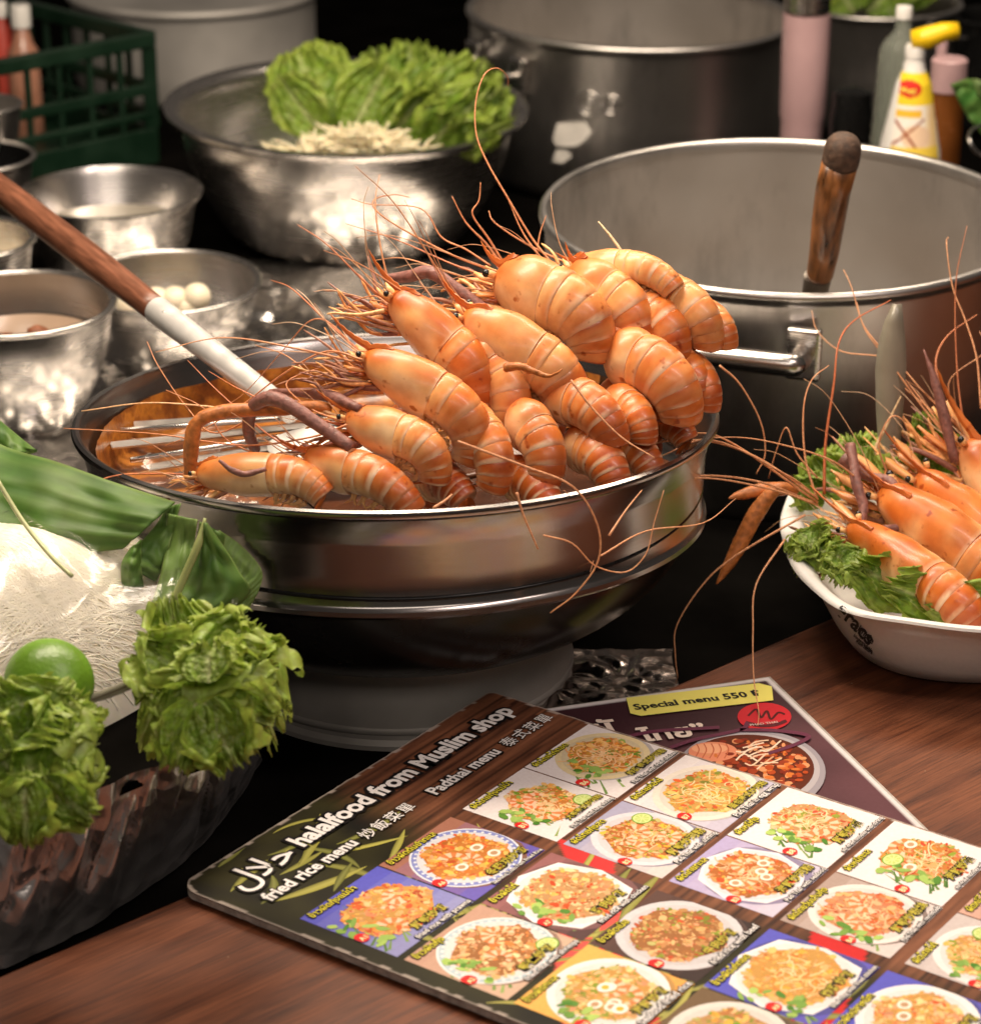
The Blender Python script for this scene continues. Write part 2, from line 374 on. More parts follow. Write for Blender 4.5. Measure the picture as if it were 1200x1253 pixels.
# lettuce basin
basin, bR, bH = bowl('steel_basin', 424, 126, 3.15, 231, GZ + .012, 'large steel basin holding lettuce and bean sprouts behind the prawns', M['steel'], rb=.66, tilt=2, tilty=1.2, lip=.007, bulge=.62,
    prof=lambda Rr, h: [(0, 0), (Rr * .62, 0), (Rr * .68, .004)] + [(Rr * (.68 + .255 * math.sin(math.pi / 2 * k / 12)), .004 + (h - .016) * k / 12) for k in range(1, 13)]
        + [(Rr * .955, h - .010), (Rr * .99, h - .012), (Rr + .004, h - .008), (Rr + .006, h - .002), (Rr + .001, h), (Rr * .965, h - .001), (Rr * .94, h - .007)] + [(Rr * (.675 + .255 * math.sin(math.pi / 2 * k / 12)), .007 + (h - .02) * k / 12) for k in range(11, 0, -1)] + [(Rr * .66, .007), (0, .007)])
wat = simple('still_water', (.30, .27, .22), .06, 0, .05, 20)
t, r_, h_ = bowl('steel_bowl', 135, 236, 2.95, 115, GZ + .006, 'steel bowl of clear water with stepped sides behind the wooden ladle handle', M['steel'], tilt=1.5, lip=.003,
    prof=lambda Rr, h: [(0, 0), (Rr * .72, 0), (Rr * .76, .004), (Rr * .83, h * .45), (Rr * .86, h * .47), (Rr * .955, h * .93), (Rr * .97, h - .003), (Rr + .003, h - .002), (Rr + .004, h + .002), (Rr, h + .003), (Rr * .95, h * .93), (Rr * .85, h * .5), (Rr * .82, h * .45), (Rr * .74, .006), (0, .006)])
disc('water', r_ * .87, h_ * .62, wat, t)
eggb, r_, h_ = bowl('steel_bowl', 203, 345, 2.62, 118, GZ + .006, 'small steel bowl of pale fish balls beside the lettuce basin', M['steel'], rb=.62, tilt=2.5, lip=.003, bulge=.55)
for i, (x, y) in enumerate([(191, 372), (214, 371), (241, 367), (160, 378), (228, 380), (180, 384)]):
    p = Q(x, y, 2.60); rr = 17.5 * mpp(p); v, f = lathe([(rr * math.sin(math.pi * k / 12), -rr * math.cos(math.pi * k / 12) * .95) for k in range(13)], 24)
    lab = ['pale fish ball beside the ladle, left of the middle one', 'pale fish ball in the middle of the row in the small bowl', 'pale fish ball at the right end of the row in the small bowl', 'pale fish ball mostly hidden behind the wooden handle', 'pale fish ball low at the front of the small bowl', 'pale fish ball low behind the handle in the small bowl'][i]
    o = mk('fish_ball', v, f, M['egg'], local=True); o.location = p + Vector((0, 0, .004)); tag(o, lab, 'fish ball', 'fish balls in the small steel bowl')
fb, r_, h_ = bowl('steel_bowl', 22, 371, 2.45, 121, GZ + .008, 'front left steel bowl of water with a few brown scraps', M['steel'], rb=.6, tilt=2, lip=.003, bulge=.5)
disc('broth', r_ * .88, h_ * .70, simple('pale_broth', (.34, .24, .17), .12, 0, .1, 20), fb)
for i, (x, y, s) in enumerate([(46, 405, 12), (5, 412, 9), (57, 409, 7)]):
    p = Q(x, y, 2.40); rr = s * mpp(p)
    mb = MB()
    v, f = lathe([(rr * math.sin(math.pi * k / 8) * (1 + .2 * math.sin(k * 5 + i)), -rr * .6 * math.cos(math.pi * k / 8)) for k in range(9)], 12)
    v = [Vector(q) * (1 + .5 * nz(Vector(q) * 200 + Vector((i, 0, 0)))) + p for q in v]; mb.add(v, f)
    tag(mb.build('brown_scrap', M['brownbit'], None), ['largest brown scrap floating in the front left bowl', 'brown scrap at the left edge of the photo in the front left bowl', 'smallest brown scrap in the front left bowl'][i], 'food scrap')
lb, r_, h_ = bowl('steel_bowl', -44, 292, 2.72, 88, GZ + .008, 'steel bowl cut by the left edge holding pale food', M['steel'], rb=.65, tilt=2, lip=.003, bulge=.5)
disc('pale_food', r_ * .86, h_ * .72, M['egg'], lb, wob=.01)
bowl('dark_pan', -30, 192, 3.1, 74, GZ + .01, 'dark pan cut by the left edge in front of the green crate', M['steel_dark'], rb=.6, tilt=1, lip=.003, cat='pan', mat_in=M['enamel'])
bowl('steel_cup', -30, 128, 3.2, 58, GZ + .06, 'steel cup at the left edge above the dark pan', M['steel_dark'], rb=.7, lip=.002, cat='cup')

# big pots
def potprof(lip=.005, th=.003, rnd=.02):
    def g(Rr, h):
        o = [(0, 0), (Rr - rnd, 0)] + [(Rr - rnd + rnd * math.sin(a), rnd - rnd * math.cos(a)) for a in [R(20), R(45), R(70), R(90)]]
        o += [(Rr, h * .5), (Rr, h - .012), (Rr + .001, h - .008)]
        o += [(Rr + lip * .3 + lip * math.cos(a), h - lip * .2 + lip * math.sin(a)) for a in [R(-60), R(-20), R(20), R(60), R(90), R(130), R(170)]]
        o += [(Rr - th, h - .01), (Rr - th, h * .5), (Rr - th, rnd), (Rr - rnd, th), (0, th)]
        return o
    return g
pot, pR, pH = bowl('stock_pot', 960, 260, 2.45, 303, GZ, 'large steel stock pot with a wooden spoon handle sticking up', M['steel_dark'], tilt=2.6, cat='pot', mat_in=M['steel_in'], prof=potprof())
disc('broth', pR * .985, pH * .25, simple('dark_broth', (.09, .06, .035), .2, 0, .2, 20), pot)
def steam_mat(d):
    m = bpy.data.materials.new('steam'); m.use_nodes = True; nt = m.node_tree; nt.nodes.remove(nt.nodes['Principled BSDF']); pv = nt.nodes.new('ShaderNodeVolumePrincipled')
    pv.inputs['Color'].default_value = (.95, .92, .88, 1); pv.inputs['Anisotropy'].default_value = .2
    t, mp = noise_node(nt, 9, 3, (1, 1, .6)); r = ramp(nt, t.outputs[0], [(.47, 0), (.68, d)]); mu = N(nt, 'ShaderNodeMath', operation='MULTIPLY'); mu.inputs[1].default_value = 1
    tc = N(nt, 'ShaderNodeMath', operation='MULTIPLY'); nt.links.new(r.outputs[0], tc.inputs[0]); tc.inputs[1].default_value = 4.0; nt.links.new(tc.outputs[0], pv.inputs['Density'])
    nt.links.new(pv.outputs[0], nt.nodes['Material Output'].inputs['Volume']); return m
v, f = lathe([(0, pH * .27), (pR * .95, pH * .27), (pR * .95, pH * .98), (pR * .6, pH * 1.1), (0, pH * 1.15)], 48)
o = mk('steam', v, f, steam_mat(.30), None, local=True, kind='stuff'); o.location = pot.location; tag(o, 'thin steam rising inside the large stock pot', 'steam')
# side handle of the stock pot (local frame of the pot)
def handle_loop(parent, ang, z, Rr, w, out, r, mat, plate=True):
    hb = MB(); ca, sa = math.cos(ang), math.sin(ang); u = Vector((ca, sa, 0)); s = Vector((-sa, ca, 0)); up = Vector((0, 0, 1))
    pts = [u * (Rr * math.cos(w / Rr)) + s * (Rr * math.sin(w / Rr)) + up * z]
    pts = [u * (Rr * .985) + s * w + up * z, u * (Rr + out * .8) + s * w + up * (z + .003), u * (Rr + out) + s * w * .8 + up * (z + .004), u * (Rr + out) - s * w * .8 + up * (z + .004), u * (Rr + out * .8) - s * w + up * (z + .003), u * (Rr * .985) - s * w + up * z]
    v, f = tube(catmull(pts, 5), r, 10); hb.add(v, f); o = hb.build('handle', mat, parent, local=True)
    if plate:
        for sg in (1, -1):
            pb = MB()
            Mx = Matrix.Translation(u * (Rr + .001) + s * w * sg + up * z) @ Matrix.Rotation(ang, 4, 'Z')
            v, f = box((0, 0, 0), (.012, .032, .05), Mx); pb.add(v, f)
            p_ = pb.build('handle_bracket', mat, parent, local=True, smooth=False); bv = p_.modifiers.new('bevel', 'BEVEL'); bv.width = .004; bv.segments = 3
def pang(px, c): # angle on a pot at photo column px (front side)
    s = (px - c[0]) / c[1]; return -math.pi / 2 + math.asin(max(-1, min(1, s)))
handle_loop(pot, R(-108.5), pH - .050, pR, .072, .042, .0105, M['steel'])
bpot, bpR, bpH = bowl('stock_pot', 771, 15, 3.5, 203, GZ, 'steel stock pot at the back with embossed round marks and torn white label', M['steel_dark'], tilt=1, tilty=1.5, cat='pot', mat_in=M['steel_in'], prof=potprof())
handle_loop(bpot, R(-146), bpH - .05, bpR, .05, .05, .005, M['steel'])
disc('broth', bpR * .985, bpH * .45, simple('grey_broth', (.16, .13, .10), .25, 0, .2, 20), bpot)
def on_cyl(Rr, ang0, pts2): # (x across, z) laid on a cylinder
    return [((Rr) * math.cos(ang0 + x / Rr), (Rr) * math.sin(ang0 + x / Rr), z) for x, z in pts2]
# embossed marks
mb = MB()
ang_m = -math.pi / 2 + math.asin((715 - 771) / 203); ang_n = -math.pi / 2 + math.asin((742 - 771) / 203)
for an, sp in ((ang_m, 1), (ang_n, .8)):
    for rr, tw in ((.0155 * sp, .0014), (.009 * sp, .001), (.004 * sp, .001)):
        pts = [Vector(on_cyl(bpR + .001, an, [(rr * math.cos(q), bpH - .072 + rr * math.sin(q))])[0]) for q in np.linspace(0, 2 * math.pi * (1 if sp == 1 else .8), 30)]
        v, f = tube(pts, tw, 6); mb.add(v, f)
mb.build('embossed_mark', M['steel'], bpot, local=True)
ang_l = -math.pi / 2 + math.asin((695 - 771) / 203)
for (pl, nm) in ([(-.025, .0), (-.02, .022), (-.004, .026), (.02, .028), (.028, .016), (.018, .002), (.004, -.006), (-.02, -.008)], 0), ([(-.024, -.03), (-.02, -.014), (-.004, -.012), (.002, -.02), (-.01, -.03)], 1):
    v = [Vector(q) for q in on_cyl(bpR + .0012, ang_l, [(x, z + bpH - .125) for x, z in pl])]; n = len(v)
    v2 = v + [q + Vector((q.x, q.y, 0)).normalized() * .0008 for q in v]
    f = [tuple(range(n, 2 * n))] + [(i, (i + 1) % n, n + (i + 1) % n, n + i) for i in range(n)]
    mk('torn_label', v2, f, M['white_label'], bpot, local=True, smooth=False)
apot, aR, aH = bowl('aluminium_pot', 236, -14, 4.0, 155, GZ - .002, 'tall dull aluminium pot standing behind the green crate', M['alu'], cat='pot', prof=potprof(.007), tilt=.5)
disc('pot_lid', aR * .97, aH * .93, M['alu'], apot)
gpot, gR, gH = bowl('steel_pot', 1072, 2, 3.75, 108, GZ, 'steel pot with green vegetables behind the sauce bottles', M['steel_dark'], cat='pot', prof=potprof(.004))
rp, rR, rH = bowl('dark_pot', 1225, 20, 3.7, 66, GZ, 'dark pot with a wire handle at the top right edge', M['enamel'], cat='pot', prof=potprof(.004))
handle_loop(rp, R(200), rH - .02, rR, .03, .03, .003, M['steel'], plate=False)
jar, jR, jH = bowl('black_jar', 1043, 112, 3.2, 34, GZ, 'squat black jar between the mauve tumbler and the clear bottle', M['enamel'], cat='jar', prof=lambda Rr, h: [(0, 0), (Rr, 0), (Rr, h * .82), (Rr * .9, h * .9), (Rr * .9, h), (Rr * .3, h * 1.03), (0, h * 1.03)])

# ------------------------------------------------------------------ the pan of prawns on its wok and stove
pc = Q(486, 511, 1.92); PR = 396 * mpp(pc) - .004
PT = R(-4.2)
stv = thing('stove', (pc.x, pc.y, GZ), 'round grey metal stove base under the black wok', 'stove')
v, f = lathe([(0, 0), (.142, 0), (.142, .004), (.139, .008), (.139, .078), (.135, .084), (.128, .084), (.125, .07), (0, .07)], 96); mk('stove_body', v, f, M['stove'], stv, local=True, sharp=35)
v, f = lathe([(.1392, .012), (.1405, .013), (.1405, .017), (.1392, .018)], 96); mk('stove_band', v, f, M['stove'], stv, local=True)
wok = thing('black_wok', (pc.x, pc.y, GZ + .05), 'black enamel wok carrying the steel prawn pan', 'wok')
wp = [(0, 0), (.06, .001)] + [(.06 + .178 * math.sin(math.pi / 2 * k / 16), .001 + .118 * (1 - math.cos(math.pi / 2 * k / 16))) for k in range(1, 17)]
wp += [(.241, .122), (.238, .124)] + [(r_ - .003, z + .003) for r_, z in wp[::-1]]
v, f = lathe(wp, 112); mk('wok_shell', v, f, M['enamel'], wok, local=True)
pan = thing('steel_pan', (pc.x, pc.y, pc.z - .078), 'wide shallow steel pan holding the pile of cooked prawns', 'pan', rot=(PT, R(-.6), 0))
H_ = .078
pp = [(0, .002), (PR * .90, .002), (PR * .955, .000)]
pp += [(PR * .962 + .004 * math.cos(a), .001 + .004 * math.sin(a)) for a in [R(-120), R(-70), R(-20), R(30), R(70)]]
pp += [(PR * .962, .007), (PR * .967, .03), (PR * .972, .052), (PR * .974, .055), (PR * .978, .058), (PR * .988, H_ - .006)]
pp += [(PR + .0035 * math.cos(a), H_ + .0035 * math.sin(a)) for a in [R(-100), R(-40), R(0), R(40), R(90), R(140), R(190)]]
pp += [(PR * .965, H_ - .008), (PR * .95, .03), (PR * .93, .024), (0, .024)]
v, f = lathe(pp, 160); mk('pan_shell', v, f, M['ring'], pan, local=True, sharp=40)
# sauce baked on the inside of the back wall and the floor
sv = []; sf = []; na = 90; nr = 14
for i in range(na + 1):
    a = R(45 + 178 * i / na)
    for j in range(nr + 1):
        t_ = j / nr; w_ = .5 + .5 * noise.noise(Vector((a * 3, 1.3, 0)))
        if t_ < .45: rr = PR * (.42 + .08 * noise.noise(Vector((a * 4, 0, 9))) + .50 * t_ / .45) ; z = .0262 + .003 * noise.noise(Vector((math.cos(a) * rr * 60, math.sin(a) * rr * 60, 1)))
        else: q = (t_ - .45) / .55; rr = PR * (.925 + .025 * q) - .0022; z = .028 + q * (.030 + .010 * w_)
        rr += .0012 * noise.noise(Vector((a * 20, t_ * 9, 4)))
        sv.append((rr * math.cos(a), rr * math.sin(a), z))
for i in range(na):
    for j in range(nr): k = i * (nr + 1) + j; sf.append((k, k + 1, k + nr + 2, k + nr + 1))
mk('baked_sauce', sv, sf, M['sauce'], pan, local=True)
jv = [(0, 0, 0)]; jf = []  # dark disc under the prawn pile: shade painted onto the pan floor
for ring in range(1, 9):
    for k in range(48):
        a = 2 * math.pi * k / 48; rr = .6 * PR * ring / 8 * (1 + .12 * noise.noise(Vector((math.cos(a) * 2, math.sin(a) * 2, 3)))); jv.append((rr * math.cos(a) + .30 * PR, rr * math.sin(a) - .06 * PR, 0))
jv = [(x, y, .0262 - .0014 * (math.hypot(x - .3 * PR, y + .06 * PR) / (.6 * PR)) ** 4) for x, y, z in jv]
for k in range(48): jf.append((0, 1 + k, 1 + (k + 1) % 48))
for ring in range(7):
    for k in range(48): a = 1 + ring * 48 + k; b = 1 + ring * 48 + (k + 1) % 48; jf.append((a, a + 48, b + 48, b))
mk('pile_shade', jv, jf, simple('dark_pile_shade', (.07, .022, .008), .25, 0, .4, 30, .1), pan, local=True)
# rack bars at the left
rk = thing('wire_rack', (pc.x - .12, pc.y - .02, pc.z - .05), 'flat steel rack lying in the left side of the prawn pan', 'rack')
def pan_in(p):    # stay inside the pan wall
    q = Vector((p[0] - pc.x, p[1] - pc.y)); return q.length < PR * .93
zr = pc.z - .030
for (a, b) in (((108, 530), (400, 508)), ((160, 563), (420, 522)), ((205, 583), (440, 540))):
    pa = P(*a, zr); pb = P(*b, zr)
    while not pan_in(pa): pa = pa.lerp(pb, .02)
    v, f = tube([pa, pb], .0024, 8); mk('bar', v, f, M['steel'], rk)
for (a, b) in (((118, 546), (410, 516)), ((180, 572), (430, 530)), ((150, 520), (330, 508))):
    pa = P(*a, zr - .004); pb = P(*b, zr - .004)
    while not pan_in(pa): pa = pa.lerp(pb, .02)
    dd = (pb - pa).normalized(); s_ = Vector((-dd.y, dd.x, 0)) * .007
    v = [pa - s_, pb - s_, pb + s_, pa + s_]; v = v + [q - Vector((0, 0, .0015)) for q in v]
    mk('slat', v, [(0, 1, 2, 3), (7, 6, 5, 4), (0, 4, 5, 1), (1, 5, 6, 2), (2, 6, 7, 3), (3, 7, 4, 0)], M['steel_dark'], rk, smooth=False)

# ladle across the left rim
tip = Q(338, 492, 1.97); far = Q(-40, 200, 2.46); j1 = Q(203, 388, 2.14)
dl = (far - tip)
ld = thing('ladle', tip, 'ladle with a long dark wooden handle and aluminium shaft over the left pan rim', 'ladle')
tj = (j1 - tip).dot(dl) / dl.length_squared
def along(t_): return tip + dl * t_
pts = [along(-.04), along(0), along(tj * .5), along(tj * .97), along(tj * 1.01)]
v, f = tube(pts, [.0085, .0092, .0105, .0122, .0124], 24); mk('shaft', v, f, M['alu_tube'], ld, sharp=50)
pts = [along(tj + (1.02 - tj) * k / 20) for k in range(21)]
rad = [.0112 + .0030 * math.sin(min(1, k / 9) * math.pi / 2) - .0016 * (k / 20) for k in range(21)]
v, f = tube(pts, rad, 24)
def to_local_wood(o, p0, d):   # grain along the stick
    q = Vector((0, 0, 1)).rotation_difference(d.normalized()); o.rotation_mode = 'QUATERNION'
    inv = q.inverted(); base = o.parent.location if o.parent else Vector((0, 0, 0))
    for vt in o.data.vertices: vt.co = inv @ (vt.co + base - p0)
    o.location = p0 - base; o.rotation_quaternion = q
o = mk('wooden_handle', v, f, M['handle_wood'], ld); to_local_wood(o, tip, dl)
rv = along(tj * .93) + Vector((0.0, -.0095, .0085)); v, f = lathe([(0, .001), (.0022, .0004), (.0026, -.002), (0, -.002)][::-1], 12)
mk('rivet', [Vector(q) + rv for q in v], f, M['steel'], ld)
v, f = lathe([(0, -.012), (.03, -.010), (.042, .002), (.043, .003), (.03, -.007), (0, -.009)], 32)
mk('ladle_cup', [Vector(q) + along(-.12) + Vector((0, 0, -.01)) for q in v], f, M['alu_tube'], ld)

# spoon handle standing in the stock pot
b0 = Q(996, 362, 2.26); b1 = Q(1033, 172, 2.20); sp = thing('pot_spoon', b0, 'spoon with worn brown wooden handle standing in the large stock pot', 'spoon')
dv = b1 - b0
v, f = tube([b0 - dv * .9, b0, b0 + dv * .13], [.010, .0115, .0125], 20); mk('ferrule', v, f, steel('dark_ferrule', (.28, .25, .22), .3), sp, sharp=40)
rr = [(.12, .0108), (.15, .0122), (.3, .0134), (.5, .0148), (.7, .0156), (.87, .0160)]
v, f = tube([b0 + dv * q[0] + Vector((.0015 * math.sin(q[0] * 7), 0, 0)) for q in rr], [q[1] for q in rr], 28); o = mk('wooden_handle', v, f, M['handle_wood2'], sp); to_local_wood(o, b0, dv)
ee = [(.86, .0160), (.89, .0164), (.95, .0162), (.985, .0148), (1.01, .0118), (1.03, .006), (1.035, .001)]
v, f = tube([b0 + dv * q[0] for q in ee], [q[1] for q in ee], 28); mk('charred_end', v, f, M['handle_end'], sp)
v, f = lathe([(0, -.012), (.03, -.010), (.045, .004), (.046, .005), (.03, -.007), (0, -.009)], 32)
mk('spoon_cup', [Vector(q) + b0 - dv * .92 for q in v], f, M['steel'], sp)

# ------------------------------------------------------------------ prawns
ORA = (.70, .195, .026); DEEP = (.34, .052, .008); PALE = (.86, .50, .205); CREAM = (.87, .63, .35); BAND = (.88, .62, .40)
WK = 1.08
def prawn(A, J, YA, YJ, w, label, roll=35, bend=115, lab=1.25, red=.3, head=True, seed=0, group=None, claws=(), feelers=(), taper=1.0, rost=.62, hair=5, legs=10, dorsal_sign=1, nfeel=2, scales=True, sclen=1.0):
    rnd = random.Random(seed + 11)
    pA = Q(*A, YA); pJ = Q(*J, YJ); d = (pJ - pA).normalized(); Lc = (pJ - pA).length
    view = ((pA + pJ) / 2 - CAM).normalized(); n0 = (d.cross(view)).normalized()
    # in-plane normal that lies to the upper right of the picture
    up = Vector((0, 0, 1)); right = Vector((1, 0, 0))
    if n0.dot(up * .8 + right * .6) * dorsal_sign < 0: n0 = -n0
    tocam = -(view - d * view.dot(d)).normalized()
    D = (n0 * math.cos(R(roll)) + tocam * math.sin(R(roll))).normalized(); S = d.cross(D).normalized()
    rw = w * WK / 2 * mpp(pJ)
    root = thing('prawn', pJ, label, 'prawn', group)
    sh = lambda c, k: tuple(x * k for x in c)
    tone = rnd.uniform(-.08, .08)
    n = 28
    # carapace ------------------------------------------------
    mv = []; mc = []; NL = 22
    for i in range(NL + 1):
        t = i / NL; x = t * Lc
        prof = .44 + .58 * math.sin(min(1, t / .78) * math.pi / 2) ** .9 if t < .78 else 1.02 - .06 * ((t - .78) / .22) ** 2
        if t < .1: prof *= .72 + 2.8 * t
        cen = pA + d * x + D * (rw * (.10 * (1 - t) ** 1.5 + .0))
        for k in range(n):
            a = 2 * math.pi * k / n; ca, sa = math.cos(a), math.sin(a)
            hh = 1.0 if ca > 0 else (.86 + .10 * t)
            keel = .06 * max(0, ca) ** 10 * (1 - t)
            q = cen + D * (rw * prof * (ca * hh + keel)) + S * (rw * prof * .88 * sa)
            bump_ = rw * .06 * noise.noise(q * 55 + Vector((seed, 0, 0)))
            q = q + (D * ca + S * sa) * bump_
            mv.append(q)
            g = noise.noise(Vector((x * 55, ca * 1.3, sa * 1.3 + seed * 3.1))) * 1.35
            dors = sstep(-.1, .95, ca + .45 * g + .35 * (.35 - t))
            c = mix(CREAM, PALE, sstep(0, .4, dors)); c = mix(c, ORA, sstep(.3, 1, dors) * (.45 + .55 * red) + .25 * (1 - t) + .3 * red)
            c = mix(c, ORA, .55 * sstep(.35, 0, t))
            c = mix(c, DEEP, .38 * red * sstep(.1, .9, dors) + .5 * max(0, g) * sstep(.35, 0, t) + .25 * max(0, noise.noise(Vector((x * 40, a * 1.7, seed + 5)))))
            if t > .955: c = mix(c, BAND, .6)
            mc.append(sh(c, 1 + tone))
    fc = []
    for i in range(NL):
        for k in range(n): fc.append((i * n + k, i * n + (k + 1) % n, (i + 1) * n + (k + 1) % n, (i + 1) * n + k))
    fc.append(tuple(range(n))[::-1]); fc.append(tuple(NL * n + k for k in range(n)))
    mk('carapace', mv, fc, M['shell'], root, cols=mc, sharp=60)
    # abdomen ------------------------------------------------
    TOT = R(bend); La = lab * rw * 2
    seg = [0, .19, .43, .64, .79, .90, 1.0]
    NS = 60; cenl = []; p = pJ - d * rw * .02; ang = 0
    for i in range(NS + 1):
        s = i / NS; ang = TOT * s ** 1.35
        cenl.append((p.copy(), ang)); p = p + (d * math.cos(ang) - D * math.sin(ang)) * (La / NS)
    def frame(s):
        i = max(0, min(NS, s * NS)); i0 = int(min(i, NS - 1)); t = i - i0
        a = cenl[i0][1] * (1 - t) + cenl[i0 + 1][1] * t; return cenl[i0][0].lerp(cenl[i0 + 1][0], t), a
    for g_ in range(6):
        s0, s1 = seg[g_], seg[g_ + 1]; mv = []; mc = []; NR = 9
        for i in range(NR + 1):
            t = i / NR; s = s0 - (.035 if g_ else .0) * (1 - t) * 1.0 + (s1 - s0) * t
            c0, a0 = frame(max(0, s)); tx = d * math.cos(a0) - D * math.sin(a0); dy = D * math.cos(a0) + d * math.sin(a0)
            rr = rw * (.985 - .30 * s ** 1.6 * taper)
            puff = (.955 + .045 * math.sin(t * math.pi * .70)) if t < .97 else .985
            if t == 0: puff = .90
            if t == 1: puff = .955
            for k in range(n):
                a = 2 * math.pi * k / n; ca, sa = math.cos(a), math.sin(a)
                vv = .80 if ca < 0 else 1.0
                # pleura: the lower side of each ring sweeps backwards
                sweep = max(0, -ca + .25) * rw * .14 * (t - .1)
                q = c0 + dy * (rr * puff * ca * vv) + S * (rr * puff * .90 * sa) + tx * sweep
                mv.append(q)
                gg = 1.3 * noise.noise(Vector((s * 9, ca * 1.2 + sa, seed * 2.3))) + .4 * noise.noise(Vector((s * 26, ca * 4, sa * 4 + seed)))
                side = abs(sa)
                c = mix(PALE, ORA, .12 + .75 * red + .35 * sstep(.0, .95, ca) + .45 * gg + .35 * s)
                c = mix(c, DEEP, (.25 + .55 * red) * sstep(.1, .75, s) + .35 * max(0, gg) + .25 * sstep(.5, 1, ca) * red)
                if t > .66: c = mix(c, BAND, ((.85 if g_ in (1, 2, 3) else .4) * sstep(.15, .7, side) + .22) * sstep(.66, .90, t) * (.75 + gg))
                if t > .96: c = mix(c, DEEP, .25)
                if ca < .15: c = mix(c, CREAM, .5 * sstep(.15, -.3, ca))
                mc.append(sh(c, 1 + tone))
        fc = []
        for i in range(NR):
            for k in range(n): fc.append((i * n + k, i * n + (k + 1) % n, (i + 1) * n + (k + 1) % n, (i + 1) * n + k))
        fc.append(tuple(range(n))[::-1]); fc.append(tuple(NR * n + k for k in range(n)))
        mk('shell_segment', mv, fc, M['shell'], root, cols=mc, sharp=55)
    # tail fan -----------------------------------------------
    c0, a0 = frame(1.0); a0 += R(60)
    tx = d * math.cos(a0) - D * math.sin(a0); dy = D * math.cos(a0) + d * math.sin(a0); fan = MB()
    for k in (-2, -1, 0, 1, 2):
        dd = (tx + S * .28 * k).normalized(); sd = dd.cross(dy).normalized(); L = rw * (.95 if k == 0 else 1.05); W = rw * (.16 if k == 0 else .26)
        vv = []
        for i in range(7):
            t = i / 6; ww = W * math.sin(math.pi * (.12 + .8 * t)) 
            for s_ in (-1, 0, 1): vv.append(c0 + dd * (L * t - rw * .2) + sd * ww * s_ + dy * (rw * (.14 - .03 * abs(k)) * (1 - .5 * t) + (.02 if s_ == 0 else 0) * rw))
        ff = []
        for i in range(6):
            for s_ in range(2): q = i * 3 + s_; ff.append((q, q + 1, q + 4, q + 3))
        fan.add(vv, ff, mix(ORA, DEEP, .5))
    o = fan.build('tail_fan', M['shell'], root); sm = o.modifiers.new('thick', 'SOLIDIFY'); sm.thickness = rw * .05
    # pleopods under the abdomen
    if head:
        pb = MB()
        for g_ in range(5):
            for sgn in (-1, 1):
                for e in range(2):
                    c1, a1 = frame(seg[g_] + .08 + .05 * e); tx = d * math.cos(a1) - D * math.sin(a1); dy = D * math.cos(a1) + d * math.sin(a1)
                    q0 = c1 - dy * rw * .62 + S * sgn * rw * .4
                    v, f = tube(catmull([q0, q0 - dy * rw * .35 - tx * rw * .1, q0 - dy * rw * .6 + tx * rw * rnd.uniform(-.5, .1)], 3), [rw * .07] * 4 + [rw * .05] * 2 + [rw * .02], 6); pb.add(v, f, mix(PALE, (.4, .2, .1), rnd.random() * .6))
        pb.build('swimmerets', M['leg'], root)
    # rostrum ------------------------------------------------
    if head:
        b = MB(); L = Lc * rost; vv = []; K = 16
        for i in range(K + 1):
            t = i / K; x = Lc * .30 - (L + Lc * .30) * t
            base = pA + d * x; rprof = (.34 + .68 * math.sin(min(1, max(0, x / Lc) / .78) * math.pi / 2) ** .85)
            hgt = rw * ((.10 + rprof) if x > 0 else .52) + rw * .05
            hgt += rw * (.0 if t < .4 else .45 * ((t - .4) / .6) ** 2)
            if x <= 0: hgt = rw * (.50 + .45 * ((t - .4) / .6) ** 2 + .05)
            tooth = rw * (.03 if (i % 2 == 0 and t < .9) else 0)
            th = rw * .20 * (1 - t) ** .8 * (1 if t > .15 else t / .15)
            for (hh, ww) in ((hgt + th * .8 + tooth, .012), (hgt, .05 * (1.2 - t)), (hgt - th, .012)):
                vv.append(base + D * hh + S * rw * ww * 1.6); vv.append(base + D * hh - S * rw * ww * 1.6)
        ff = []
        for i in range(K):
            a = i * 6; b2 = a + 6
            ff += [(a, a + 2, b2 + 2, b2), (a + 2, a + 4, b2 + 4, b2 + 2), (a + 1, b2 + 1, b2 + 3, a + 3), (a + 3, b2 + 3, b2 + 5, a + 5), (a, b2, b2 + 1, a + 1), (a + 4, a + 5, b2 + 5, b2 + 4)]
        b.add(vv, ff, mix(ORA, (.34, .09, .03), .45)); b.build('rostrum', M['shell'], root, sharp=30)
        # eyes on short stalks
        for sgn in (-1, 1):
            e0 = pA + d * Lc * .02 + D * rw * .30 + S * sgn * rw * .34; e1 = e0 - d * rw * .18 + S * sgn * rw * .14 + D * rw * .04
            v, f = tube([e0, e1], [rw * .09, rw * .11], 10); st = mk('eye_stalk', v, f, M['leg'], root, cols=[PALE] * len(v))
            r_ = rw * .115
            v, f = lathe([(r_ * math.sin(math.pi * k / 10), -r_ * math.cos(math.pi * k / 10)) for k in range(11)], 14)
            mk('eye', [Vector(q) + e1 for q in v], f, M['eye'], root)
